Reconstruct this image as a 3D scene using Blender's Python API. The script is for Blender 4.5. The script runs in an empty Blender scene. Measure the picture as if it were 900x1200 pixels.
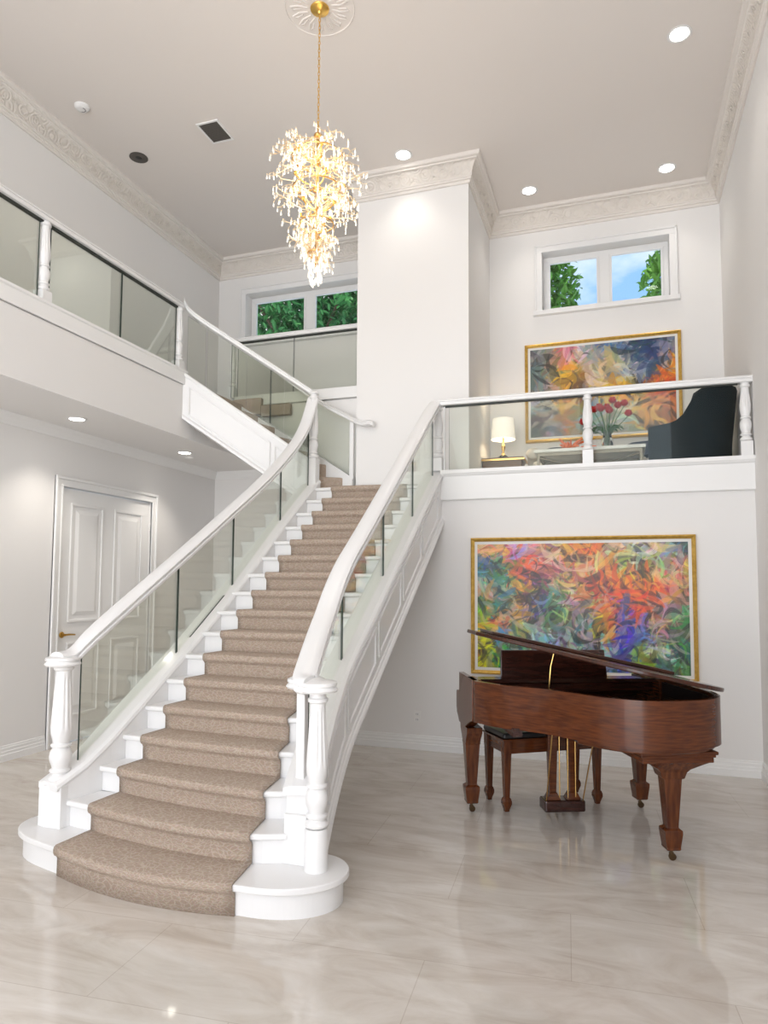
import bpy, bmesh, math, random
import numpy as np
from mathutils import Vector, Matrix
random.seed(7)
S = bpy.context.scene
C = S.collection
PI = math.pi

# ------------------------------------------------------------------ camera
cam_d = bpy.data.cameras.new('camera'); cam = bpy.data.objects.new('camera', cam_d); C.objects.link(cam)
yaw, pitch, roll = math.radians(18.738), math.radians(3.955), math.radians(-.355)
cam.matrix_world = Matrix.Translation((0, 0, 1.6)) @ Matrix.Rotation(yaw, 4, 'Z') @ Matrix.Rotation(PI/2+pitch, 4, 'X') @ Matrix.Rotation(-roll, 4, 'Z')
cam_d.sensor_fit = 'VERTICAL'; cam_d.sensor_height = 36; cam_d.lens = 813.557/1200*36
cam_d.shift_y = 31.9/1200
cam_d.clip_start = .05; cam_d.clip_end = 300
S.camera = cam
# ------------------------------------------------------------------ world, sun, exposure
S.view_settings.view_transform = 'Standard'; S.view_settings.look = 'None'
S.view_settings.gamma = 1; S.view_settings.use_curve_mapping = False
S.view_settings.exposure = 0.23
W = bpy.data.worlds.new('sky'); S.world = W; W.use_nodes = True
nt = W.node_tree; nt.nodes.clear()
def N(t, typ, **k):
    n = t.nodes.new(typ)
    for a, b in k.items():
        if a.startswith('i_'): n.inputs[a[2:].replace('_', ' ')].default_value = b
        else: setattr(n, a, b)
    return n
wo = N(nt, 'ShaderNodeOutputWorld'); bg = N(nt, 'ShaderNodeBackground'); bg.inputs[1].default_value = 1.15
tc = N(nt, 'ShaderNodeTexCoord'); mp = N(nt, 'ShaderNodeMapping'); mp.inputs['Scale'].default_value = (1, 1, 2.2)
mp.inputs['Location'].default_value = (.35, .1, .12)
ns = N(nt, 'ShaderNodeTexNoise'); ns.inputs['Scale'].default_value = 3.4; ns.inputs['Detail'].default_value = 7
cr = N(nt, 'ShaderNodeValToRGB'); cr.color_ramp.elements[0].position = .41; cr.color_ramp.elements[1].position = .56
sep = N(nt, 'ShaderNodeSeparateXYZ'); gr = N(nt, 'ShaderNodeValToRGB')
gr.color_ramp.elements[0].color = (.42, .66, .95, 1); gr.color_ramp.elements[0].position = .0
gr.color_ramp.elements[1].color = (.16, .38, .88, 1); gr.color_ramp.elements[1].position = .7
mx = N(nt, 'ShaderNodeMixRGB'); mx.inputs[2].default_value = (.95, .97, 1, 1)
L = nt.links.new
L(tc.outputs['Generated'], mp.inputs[0]); L(mp.outputs[0], ns.inputs['Vector']); L(ns.outputs['Fac'], cr.inputs[0])
L(tc.outputs['Generated'], sep.inputs[0]); L(sep.outputs['Z'], gr.inputs[0]); L(gr.outputs[0], mx.inputs[1])
L(cr.outputs[0], mx.inputs[0]); L(mx.outputs[0], bg.inputs[0]); L(bg.outputs[0], wo.inputs[0])
sd = bpy.data.lights.new('sun', 'SUN'); sd.energy = 3.2; sd.angle = .01; sd.color = (1, .95, .86)
so = bpy.data.objects.new('sun', sd); C.objects.link(so); so.rotation_euler = (math.radians(22), math.radians(-30), 0); so.location = (0, 20, 20)

def area(name, loc, rot, sx, sy, en, col=(1, 1, 1), spread=180):
    d = bpy.data.lights.new(name, 'AREA'); d.shape = 'RECTANGLE'; d.size = sx; d.size_y = sy; d.energy = en; d.color = col
    d.spread = math.radians(spread)
    o = bpy.data.objects.new(name, d); C.objects.link(o); o.location = loc; o.rotation_euler = rot
    return o
# daylight entering through the tall entrance glazing behind the photographer
area('entry_daylight', (-2.1, -9.5, 4.2), (math.radians(88), 0, 0), 9.0, 7.0, 540, (1, .99, .98))
# added fill lights: one tilted up at the ceiling, one towards the left wall
area('ceiling_fill', (-2.1, -6.2, -1.2), (math.radians(125), 0, 0), 9.0, 5.0, 760, (1, .955, .91))
area('left_wall_fill', (5.5, -7.5, 4.0), (math.radians(88), 0, math.radians(38)), 6.0, 6.0, 420, (.97, .98, 1))

# ------------------------------------------------------------------ materials
MT = {}
def mat(name, col, rough=.5, metal=0, spec=.5, coat=0, noise=None, bump=None, emit=None, trans=0, ior=1.45, sheen=0):
    m = bpy.data.materials.new(name); m.use_nodes = True; t = m.node_tree
    b = t.nodes['Principled BSDF']
    b.inputs['Base Color'].default_value = (*col, 1); b.inputs['Roughness'].default_value = rough
    b.inputs['Metallic'].default_value = metal; b.inputs['Specular IOR Level'].default_value = spec
    b.inputs['Coat Weight'].default_value = coat; b.inputs['Coat Roughness'].default_value = .06
    b.inputs['Transmission Weight'].default_value = trans; b.inputs['IOR'].default_value = ior
    if sheen: b.inputs['Sheen Weight'].default_value = sheen
    if emit: b.inputs['Emission Color'].default_value = (*emit[0], 1); b.inputs['Emission Strength'].default_value = emit[1]
    tcn = N(t, 'ShaderNodeTexCoord')
    if noise:   # (scale, col2, lo, hi, stretch)
        sc, c2, lo, hi, st = noise
        mpn = N(t, 'ShaderNodeMapping'); mpn.inputs['Scale'].default_value = st
        nn = N(t, 'ShaderNodeTexNoise'); nn.inputs['Scale'].default_value = sc; nn.inputs['Detail'].default_value = 6
        rr = N(t, 'ShaderNodeValToRGB'); rr.color_ramp.elements[0].position = lo; rr.color_ramp.elements[1].position = hi
        rr.color_ramp.elements[0].color = (*col, 1); rr.color_ramp.elements[1].color = (*c2, 1)
        t.links.new(tcn.outputs['Object'], mpn.inputs[0]); t.links.new(mpn.outputs[0], nn.inputs['Vector'])
        t.links.new(nn.outputs['Fac'], rr.inputs[0]); t.links.new(rr.outputs[0], b.inputs['Base Color'])
    if bump:
        sc, st, dist = bump
        nn = N(t, 'ShaderNodeTexNoise'); nn.inputs['Scale'].default_value = sc; nn.inputs['Detail'].default_value = 3
        bp = N(t, 'ShaderNodeBump'); bp.inputs['Strength'].default_value = st; bp.inputs['Distance'].default_value = dist
        t.links.new(tcn.outputs['Object'], nn.inputs['Vector']); t.links.new(nn.outputs['Fac'], bp.inputs['Height'])
        t.links.new(bp.outputs[0], b.inputs['Normal'])
    MT[name] = m
    return m
mat('wall_paint', (.82, .805, .79), .85, bump=(60, .08, .003))
mat('ceiling_paint', (.80, .75, .71), .9)
mat('white_gloss', (.82, .815, .81), .28, coat=.15)
mat('trim_white', (.86, .855, .845), .4)
mat('crown_plaster', (.78, .735, .69), .7)
mat('gold', (.83, .53, .14), .28, 1)
mat('gold_pale', (.92, .74, .50), .3, .8)
mat('gold_stem', (.62, .38, .14), .3, .9)
mat('brass', (.72, .46, .16), .25, 1)
mat('gold_frame', (.76, .50, .13), .38, .75, noise=(30, (.60, .36, .08), .35, .7, (1, 1, 1)))
mat('walnut', (.125, .034, .009), .24, spec=.3, coat=.35, noise=(9, (.062, .016, .006), .36, .68, (1, 1, 10)))
mat('walnut_leg', (.13, .038, .011), .24, spec=.3, coat=.35, noise=(5, (.05, .012, .005), .35, .72, (9, 9, 1)))
mat('walnut_dark', (.045, .013, .008), .25, coat=.4, noise=(6, (.022, .007, .005), .36, .7, (1, 1, 6)))
mat('lid_walnut', (.062, .016, .007), .22, spec=.35, coat=.4, noise=(8, (.03, .009, .005), .36, .68, (1, 10, 1)))
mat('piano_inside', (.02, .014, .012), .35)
mat('piano_plate', (.35, .22, .07), .35, .8)
mat('black_leather', (.018, .017, .018), .32, bump=(80, .2, .002))
mat('black_part', (.02, .02, .02), .4)
mat('dark_seal', (.03, .035, .03), .5)
mat('velvet', (.004, .012, .020), .8, spec=.15)
mat('cream_fabric', (.68, .62, .54), .8)
mat('navy_fabric', (.02, .035, .07), .8)
mat('orange_glaze', (.75, .16, .04), .25)
mat('table_marble', (.78, .76, .72), .15, noise=(4, (.55, .52, .48), .5, .75, (1, 1, 1)))
mat('table_metal', (.22, .19, .15), .4, .6)
mat('side_wood', (.16, .07, .025), .3)
mat('lamp_black', (.01, .02, .02), .2)
mat('shade', (.9, .86, .78), .9, emit=((1, .9, .75), .38))
mat('stem_green', (.025, .11, .02), .5)
mat('tulip_red', (.42, .006, .010), .42)
mat('outlet_white', (.84, .83, .81), .4)
mat('bulb', (1, .9, .7), .3, emit=((1, .88, .70), 10))
mat('lamp_disc', (1, 1, 1), .3, emit=((1, .95, .88), 9))
mat('crystal', (1, .97, .9), .03, trans=.8, ior=1.5, emit=((1, .93, .84), .22))  # faint emission adds sparkle to the drops, which are no lamps
mat('leaf_a', (.07, .26, .03), .5, noise=(1.5, (.20, .42, .06), .35, .65, (1, 1, 1)))
mat('leaf_b', (.02, .16, .05), .45, noise=(1.5, (.10, .38, .09), .35, .65, (1, 1, 1)))
mat('bark', (.12, .08, .05), .8)
mat('brass_handle', (.55, .33, .08), .3, 1)
mat('vent_dark', (.10, .09, .08), .6)
mat('canvas_mount', (.80, .79, .76), .7)

def glass_mat(name, tint, gl=.75):
    m = bpy.data.materials.new(name); m.use_nodes = True; t = m.node_tree; t.nodes.clear()
    o = N(t, 'ShaderNodeOutputMaterial'); tr = N(t, 'ShaderNodeBsdfTransparent'); tr.inputs[0].default_value = (*tint, 1)
    g = N(t, 'ShaderNodeBsdfGlossy'); g.inputs['Roughness'].default_value = .0; g.inputs[0].default_value = (.95, 1, .97, 1)
    f = N(t, 'ShaderNodeFresnel'); f.inputs[0].default_value = 1.45
    mu = N(t, 'ShaderNodeMath', operation='MULTIPLY'); mu.inputs[1].default_value = gl
    ms = N(t, 'ShaderNodeMixShader')
    t.links.new(f.outputs[0], mu.inputs[0]); t.links.new(mu.outputs[0], ms.inputs[0]); t.links.new(tr.outputs[0], ms.inputs[1])
    t.links.new(g.outputs[0], ms.inputs[2]); t.links.new(ms.outputs[0], o.inputs[0]); MT[name] = m
glass_mat('rail_glass', (.945, .955, .93), .32); glass_mat('window_glass', (.98, .99, .985), .5); glass_mat('vase_glass', (.9, .93, .92), 1)
mat('glass_edge', (.03, .05, .04), .3)

# carpet: beige cut pile with a fine carved line pattern
m = mat('carpet', (.40, .305, .235), .95); t = m.node_tree; b = t.nodes['Principled BSDF']
tcn = N(t, 'ShaderNodeTexCoord'); n1 = N(t, 'ShaderNodeTexNoise'); n1.inputs['Scale'].default_value = 5; n1.inputs['Detail'].default_value = 2
mxv = N(t, 'ShaderNodeMixRGB'); mxv.inputs[0].default_value = .13
wv = N(t, 'ShaderNodeTexVoronoi', feature='DISTANCE_TO_EDGE'); wv.inputs['Scale'].default_value = 30
mpc = N(t, 'ShaderNodeMapping'); mpc.inputs['Scale'].default_value = (1, 1.2, 3.4)
rr = N(t, 'ShaderNodeValToRGB'); rr.color_ramp.elements[0].position = .0; rr.color_ramp.elements[1].position = .16
rr.color_ramp.elements[0].color = (.58, .48, .395, 1); rr.color_ramp.elements[1].color = (.45, .35, .275, 1)
n2 = N(t, 'ShaderNodeTexNoise'); n2.inputs['Scale'].default_value = 160
mm = N(t, 'ShaderNodeMixRGB', blend_type='MULTIPLY'); mm.inputs[0].default_value = .35
bm_ = N(t, 'ShaderNodeBump'); bm_.inputs['Strength'].default_value = .5; bm_.inputs['Distance'].default_value = .006
lk = t.links.new
lk(tcn.outputs['Object'], n1.inputs['Vector']); lk(tcn.outputs['Object'], mxv.inputs[1]); lk(n1.outputs['Color'], mxv.inputs[2])
lk(mxv.outputs[0], mpc.inputs[0]); lk(mpc.outputs[0], wv.inputs['Vector']); lk(wv.outputs['Distance'], rr.inputs[0]); lk(rr.outputs[0], mm.inputs[1])
lk(tcn.outputs['Object'], n2.inputs['Vector']); lk(n2.outputs['Color'], mm.inputs[2]); lk(mm.outputs[0], b.inputs['Base Color'])
lk(n2.outputs['Fac'], bm_.inputs['Height']); lk(bm_.outputs[0], b.inputs['Normal'])

# floor: polished cream marble tiles, thin joints
m = mat('marble', (.56, .52, .47), .05, spec=.8); t = m.node_tree; b = t.nodes['Principled BSDF']; lk = t.links.new
tcn = N(t, 'ShaderNodeTexCoord'); mpf = N(t, 'ShaderNodeMapping'); mpf.inputs['Rotation'].default_value = (0, 0, math.radians(-4))
nv = N(t, 'ShaderNodeTexNoise'); nv.inputs['Scale'].default_value = 1.5; nv.inputs['Detail'].default_value = 9; nv.inputs['Distortion'].default_value = 1.3; nv.inputs['Roughness'].default_value = .62
mps = N(t, 'ShaderNodeMapping'); mps.inputs['Rotation'].default_value = (0, 0, .7); mps.inputs['Scale'].default_value = (1, 3.0, 1)
rf = N(t, 'ShaderNodeValToRGB'); e = rf.color_ramp.elements; e[0].position = .33; e[0].color = (.56, .495, .43, 1); e[1].position = .68; e[1].color = (.74, .70, .65, 1)
e = rf.color_ramp.elements.new(.5); e.color = (.66, .61, .55, 1)
bk = N(t, 'ShaderNodeTexBrick', offset=.5); bk.inputs['Scale'].default_value = 1; bk.inputs['Mortar Size'].default_value = .0022
bk.inputs['Brick Width'].default_value = 1.22; bk.inputs['Row Height'].default_value = .61; bk.inputs['Mortar Smooth'].default_value = .2
bk.inputs['Color1'].default_value = (1, 1, 1, 1); bk.inputs['Color2'].default_value = (.955, .95, .945, 1); bk.inputs['Mortar'].default_value = (.80, .77, .74, 1)
mf = N(t, 'ShaderNodeMixRGB', blend_type='MULTIPLY'); mf.inputs[0].default_value = 1
lk(tcn.outputs['Object'], mps.inputs[0]); lk(mps.outputs[0], nv.inputs['Vector']); lk(nv.outputs['Fac'], rf.inputs[0])
lk(tcn.outputs['Object'], mpf.inputs[0]); lk(mpf.outputs[0], bk.inputs['Vector']); lk(rf.outputs[0], mf.inputs[1]); lk(bk.outputs['Color'], mf.inputs[2])
lk(mf.outputs[0], b.inputs['Base Color'])

# carved plaster band for the crown
m = mat('plaster_ornament', (.75, .70, .645), .8); t = m.node_tree; b = t.nodes['Principled BSDF']; lk = t.links.new
tcn = N(t, 'ShaderNodeTexCoord'); vo = N(t, 'ShaderNodeTexVoronoi'); vo.inputs['Scale'].default_value = 9
wv = N(t, 'ShaderNodeMath', operation='SINE'); mu = N(t, 'ShaderNodeMath', operation='MULTIPLY'); mu.inputs[1].default_value = 26
bb = N(t, 'ShaderNodeBump'); bb.inputs['Strength'].default_value = .5; bb.inputs['Distance'].default_value = .005
lk(tcn.outputs['Object'], vo.inputs['Vector']); lk(vo.outputs['Distance'], mu.inputs[0]); lk(mu.outputs[0], wv.inputs[0]); lk(wv.outputs[0], bb.inputs['Height']); lk(bb.outputs[0], b.inputs['Normal'])

# ------------------------------------------------------------------ mesh helpers
class MB:
    def __init__(s): s.v = []; s.f = []; s.m = []; s.k = 0
    def add(s, vs, fs, mi=None):
        o = len(s.v); s.v += [tuple(p) for p in vs]
        for f in fs: s.f.append(tuple(i+o for i in f)); s.m.append(s.k if mi is None else mi)
        return s
    def box(s, x0, x1, y0, y1, z0, z1, mi=None):
        return s.add([(x, y, z) for z in (z0, z1) for y in (y0, y1) for x in (x0, x1)],
                     [(0, 2, 3, 1), (4, 5, 7, 6), (0, 1, 5, 4), (2, 6, 7, 3), (0, 4, 6, 2), (1, 3, 7, 5)], mi)
    def prism(s, poly, z0, z1, mi=None):      # poly: list of (x,y)
        n = len(poly)
        return s.add([(x, y, z0) for x, y in poly]+[(x, y, z1) for x, y in poly],
                     [tuple(range(n))[::-1], tuple(range(n, 2*n))]+[(i, (i+1) % n, (i+1) % n+n, i+n) for i in range(n)], mi)
    def lathe(s, prof, loc=(0, 0, 0), n=24, flute=None, mi=None, axis=None):   # prof (r,z[,fl])
        vs = []; 
        for p in prof:
            r, z = p[0], p[1]; fl = p[2] if len(p) > 2 else 0
            for i in range(n):
                a = 2*PI*i/n
                q = r*(1-fl*(.5+.5*math.cos(a*flute)) ** 2) if flute and fl else r
                vs.append(Vector((q*math.cos(a), q*math.sin(a), z)))
        if axis is not None:
            R = Vector((0, 0, 1)).rotation_difference(Vector(axis)).to_matrix(); vs = [R @ v for v in vs]
        vs = [(v[0]+loc[0], v[1]+loc[1], v[2]+loc[2]) for v in vs]
        fs = []
        for j in range(len(prof)-1):
            for i in range(n): fs.append((j*n+i, j*n+(i+1) % n, (j+1)*n+(i+1) % n, (j+1)*n+i))
        fs.append(tuple(range(n))[::-1]); fs.append(tuple(range((len(prof)-1)*n, len(prof)*n)))
        return s.add(vs, fs, mi)
    def tube(s, pts, r, n=8, mi=None):
        pts = [Vector(p) for p in pts]; rs = r if isinstance(r, (list, tuple)) else [r]*len(pts)
        vs = []; up = None
        for i, p in enumerate(pts):
            d = (pts[min(i+1, len(pts)-1)]-pts[max(i-1, 0)]).normalized()
            if up is None: up = d.orthogonal().normalized()
            up = (up-d*up.dot(d)); up = up.normalized() if up.length > 1e-6 else d.orthogonal().normalized()
            q = d.cross(up)
            for k in range(n):
                a = 2*PI*k/n; vs.append(p+(up*math.cos(a)+q*math.sin(a))*rs[i])
        fs = [(j*n+k, j*n+(k+1) % n, (j+1)*n+(k+1) % n, (j+1)*n+k) for j in range(len(pts)-1) for k in range(n)]
        fs += [tuple(range(n))[::-1], tuple(range((len(pts)-1)*n, len(pts)*n))]
        return s.add(vs, fs, mi)
    def sweep(s, path, prof, closed_prof=True, mi=None, vertical=True):
        """prof points (side, up); side measured to the right of travel, mitred in plan"""
        P = [Vector(p) for p in path]; n = len(prof); vs = []
        for i, p in enumerate(P):
            a = (P[i]-P[i-1]) if i else (P[1]-P[0]); c = (P[i+1]-P[i]) if i < len(P)-1 else a
            a2 = Vector((a.x, a.y)).normalized() if Vector((a.x, a.y)).length > 1e-6 else Vector((c.x, c.y)).normalized()
            c2 = Vector((c.x, c.y)).normalized() if Vector((c.x, c.y)).length > 1e-6 else a2
            h = (a2+c2); h = h.normalized() if h.length > 1e-6 else a2
            k = 1/max(.35, h.dot(a2)); side = Vector((h.y, -h.x, 0))*k
            for u, w in prof: vs.append(p+side*u+Vector((0, 0, w)))
        fs = []
        for j in range(len(P)-1):
            for q in range(n if closed_prof else n-1): fs.append((j*n+q, j*n+(q+1) % n, (j+1)*n+(q+1) % n, (j+1)*n+q))
        if closed_prof: fs += [tuple(range(n))[::-1], tuple(range((len(P)-1)*n, len(P)*n))]
        return s.add(vs, fs, mi)
    def sphere(s, c, r, n=10, m=6, sc=(1, 1, 1), mi=None):
        prof = [(r*math.sin(PI*(i+.02)/(m+.04)), -r*math.cos(PI*(i+.02)/(m+.04))) for i in range(m+1)]
        b0 = len(s.v); s.lathe(prof, (0, 0, 0), n, mi=mi)
        for i in range(b0, len(s.v)):
            v = s.v[i]; s.v[i] = (v[0]*sc[0]+c[0], v[1]*sc[1]+c[1], v[2]*sc[2]+c[2])
        return s
    def xf(s, M):
        s.v = [tuple(M @ Vector(v)) for v in s.v]; return s
    def build(s, name, mats, parent=None, smooth=False, bevel=0, origin=None, seg=2, recalc=True):
        me = bpy.data.meshes.new(name)
        vs = s.v
        if origin is not None: vs = [(v[0]-origin[0], v[1]-origin[1], v[2]-origin[2]) for v in vs]
        me.from_pydata(vs, [], s.f)
        if isinstance(mats, str): mats = [mats]
        for q in mats: me.materials.append(MT[q])
        me.polygons.foreach_set('material_index', [min(i, len(mats)-1) for i in s.m])
        if recalc:
            bmm = bmesh.new(); bmm.from_mesh(me); bmesh.ops.recalc_face_normals(bmm, faces=bmm.faces); bmm.to_mesh(me); bmm.free()
        if smooth:
            me.polygons.foreach_set('use_smooth', [True]*len(me.polygons))
            me.set_sharp_from_angle(angle=math.radians(38))
        me.update()
        o = bpy.data.objects.new(name, me); C.objects.link(o)
        if origin is not None: o.location = origin
        if parent: o.parent = parent
        if bevel:
            bv = o.modifiers.new('bevel', 'BEVEL'); bv.width = bevel; bv.segments = seg; bv.limit_method = 'ANGLE'; bv.angle_limit = math.radians(40)
            bv.harden_normals = False
        return o
def tag(o, label, cat, group=None, kind=None):
    o['label'] = label; o['category'] = cat
    if group: o['group'] = group
    if kind: o['kind'] = kind
    return o
def thing(name, label, cat, loc=(0, 0, 0), rz=0, group=None):
    o = bpy.data.objects.new(name, None); C.objects.link(o); o.location = loc; o.rotation_euler = (0, 0, rz)
    o.empty_display_size = .1
    return tag(o, label, cat, group)
def struct(o, label=None, cat=None):
    o['kind'] = 'structure'
    if label: o['label'] = label
    if cat: o['category'] = cat
    return o
def copy_tree(o, parent=None):
    c = o.copy(); C.objects.link(c); c.parent = parent
    for ch in list(o.children): copy_tree(ch, c)
    return c

# ------------------------------------------------------------------ dimensions
XL, XR, YP, YB, ZC = -5.33, 1.134, 6.74, 8.35, 6.2
YF = -3.0                    # front end of the room, behind the camera
R = .1556; L1 = 17*R; L2 = 3.76; XB = -4.38; ZS = 3.18
XK0, XK1, YK = -2.734, -1.47, 7.08

def wall_holes(axis, pos, thick, a0, a1, z0, z1, holes):
    """wall on plane axis=pos spanning a (other axis) and z, rectangular holes (a0,a1,z0,z1)"""
    mb = MB(); As = sorted({a0, a1, *[h[0] for h in holes], *[h[1] for h in holes]}); Zs = sorted({z0, z1, *[h[2] for h in holes], *[h[3] for h in holes]})
    for i in range(len(As)-1):
        for j in range(len(Zs)-1):
            ca, cz = (As[i]+As[i+1])/2, (Zs[j]+Zs[j+1])/2
            if any(h[0] < ca < h[1] and h[2] < cz < h[3] for h in holes): continue
            if axis == 'x': mb.box(min(pos, pos+thick), max(pos, pos+thick), As[i], As[i+1], Zs[j], Zs[j+1])
            else: mb.box(As[i], As[i+1], min(pos, pos+thick), max(pos, pos+thick), Zs[j], Zs[j+1])
    return mb
# floor
struct(MB().box(XL-.2, XR+.2, YF-.2, YB+.2, -.12, 0).build('floor', 'marble'), 'polished cream marble tile floor', 'floor')
DY0, DY1, DZ = 5.56, 6.97, 2.60
struct(wall_holes('x', XL, -.15, YF, YB+.2, 0, ZC, [(DY0, DY1, 0, DZ)]).build('wall_left', 'wall_paint'))
struct(MB().box(XR, XR+.15, YF, YB+.2, 0, ZC).build('wall_right', 'wall_paint'))
WM = (-4.89, -3.07, 4.98, 5.68)        # middle window opening x0 x1 z0 z1
WR = (-.83, .60, 4.93, 5.66)
struct(wall_holes('y', YB, .30, XL-.15, XR+.15, 0, ZC, [WM, WR]).build('wall_back', 'wall_paint'))
struct(MB().box(XL-.2, XR+.2, YF-.2, YB+.3, ZC, ZC+.25).build('ceiling', 'ceiling_paint'))
struct(MB().box(-3.2, XR, YP, YP+.1, 0, L1-.15).build('wall_loft_front', 'wall_paint'))
struct(MB().box(-3.2, -3.1, YP+.1, YB, 0, L1-.15).build('wall_under_landing', 'wall_paint'))
struct(MB().box(XK0, XK1, YK, YB, L1, ZC).build('wall_column', 'wall_paint'))
# loft and landing floor
struct(MB().prism([(-3.15, 7.3), (-3.15, YP+.09), (-1.80, YP+.09), (-1.80, YP), (XR, YP), (XR, YB), (-3.15, YB)], L1-.15, L1).build('floor_landing', 'trim_white'))
# upper left balcony, hallway slab and lowered ceiling
struct(MB().box(XL, XB, YF, 7.3, ZS, L2).build('floor_balcony', 'wall_paint'))
struct(MB().box(XL, XK0, 7.3, YB, ZS, L2).build('floor_hallway', 'wall_paint'))
mb = MB(); mb.add([(XB, 7.26, ZS), (XB, 7.26, L2-.02), (XK0, 7.26, L2-.02), (XK0, 7.26, L1-.1), (-3.1, 7.26, L1-.1),
                   (XB, 7.34, ZS), (XB, 7.34, L2-.02), (XK0, 7.34, L2-.02), (XK0, 7.34, L1-.1), (-3.1, 7.34, L1-.1)],
                  [(0, 1, 2, 3, 4), (9, 8, 7, 6, 5), (0, 5, 6, 1), (1, 6, 7, 2), (2, 7, 8, 3), (3, 8, 9, 4), (4, 9, 5, 0)])
struct(mb.build('wall_hallway_front', 'wall_paint'))

# crown moulding
def arc(cx, cz, r, a0, a1, n): return [(cx+r*math.cos(math.radians(a0+(a1-a0)*i/n)), cz+r*math.sin(math.radians(a0+(a1-a0)*i/n))) for i in range(n+1)]
crown = [(0, -.265), (.016, -.265), (.022, -.255), (.022, -.238), (.034, -.232), (.034, -.216), (.046, -.208), (.046, -.200)]
crown_band = [(.046, -.200), (.052, -.16), (.064, -.12), (.082, -.085), (.104, -.062)]
crown_top = [(.104, -.062), (.116, -.060), (.116, -.045), (.140, -.040), (.150, -.028), (.150, -.0), (0, 0)]
path = [(XL, YF, ZC), (XL, YB, ZC), (XK0, YB, ZC), (XK0, YK, ZC), (XK1, YK, ZC), (XK1, YB, ZC), (XR, YB, ZC), (XR, YF, ZC)]
mb = MB(); mb.sweep(path, crown+crown_band[1:]+crown_top[1:], True)
n = len(crown)+len(crown_band)-1+len(crown_top)-1
mb.m = []
for j in range(len(path)-1): mb.m += [1 if len(crown)-1 <= q < len(crown)+len(crown_band)-2 else 0 for q in range(n)]
mb.m += [0, 0]
# little raised scroll leaves along the band
def along(path, step):
    for j in range(len(path)-1):
        a, b = Vector(path[j]), Vector(path[j+1]); d = (b-a); Ln = d.length; d.normalize(); s = Vector((d.y, -d.x, 0))
        k = int((Ln-.2)/step)
        for i in range(k): yield a+d*(.1+(i+.5)*(Ln-.2)/k), d, s, i
for p, d, s, i in along(path, .115):
    if p.y < 3.0: continue
    sg = 1 if i % 2 else -1
    pts = []
    for q in range(9):
        a = q/8*1.55*PI; r = .032*(1-q/11)
        w = -.130+sg*(.010+r*math.sin(a)); u = .066+(w+.130)*.45
        pts.append(p+d*(r*math.cos(a))+s*(u+.004)+Vector((0, 0, w)))
    mb.k = 1; mb.tube(pts, [.0065*(1-q/12) for q in range(9)], 5)
struct(mb.build('trim_1', ['crown_plaster', 'plaster_ornament'], smooth=True), 'carved plaster crown moulding', 'trim')
# baseboards
base = [(0, 0), (.024, 0), (.024, .060), (.018, .064), (.018, .088), (.013, .092), (.013, .118), (.008, .124), (.008, .136), (0, .142)]
struct(MB().sweep([(-3.2, YP, 0), (XR, YP, 0)], base).build('baseboard_back', 'trim_white'))
struct(MB().sweep([(XR, YP, 0), (XR, YF, 0)], base).build('baseboard_right', 'trim_white'))
struct(MB().sweep([(XL, YF, 0), (XL, DY0-.11, 0)], base).build('baseboard_left', 'trim_white'))
struct(MB().sweep([(XL, DY1+.11, 0), (XL, YB, 0), (-3.2, YB, 0)], base).build('baseboard_rear', 'trim_white'))
# small crown under the balcony
sc_ = [(0, -.10), (.012, -.10), (.018, -.085), (.045, -.045), (.07, -.02), (.08, 0), (0, 0)]
struct(MB().sweep([(XL, YF, ZS), (XL, YB, ZS), (-3.2, YB, ZS)], sc_).build('trim_2', 'trim_white'))
# loft fascia (curb) and balcony curb
fas = [(0, 2.470), (.030, 2.470), (.034, 2.478), (.034, 2.705), (.046, 2.712), (.060, 2.735), (.060, 2.768), (-.12, 2.768), (-.12, 2.64), (0, 2.64)]
struct(MB().sweep([(-1.68, YP, 0), (XR, YP, 0)], fas).build('trim_3', 'trim_white'))
fas2 = [(0, 3.745), (.02, 3.745), (.022, 3.75), (.022, 3.865), (.035, 3.875), (.035, 3.895), (-.12, 3.895), (-.12, 3.74), (0, 3.74)]
struct(MB().sweep([(XB, YF, 0), (XB, 6.24, 0)], fas2).build('trim_4', 'trim_white'))
# hallway curb under the window railing
struct(MB().box(XB, XK0, 7.24, 7.38, L2, 3.885).build('trim_5', 'trim_white'))

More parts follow.
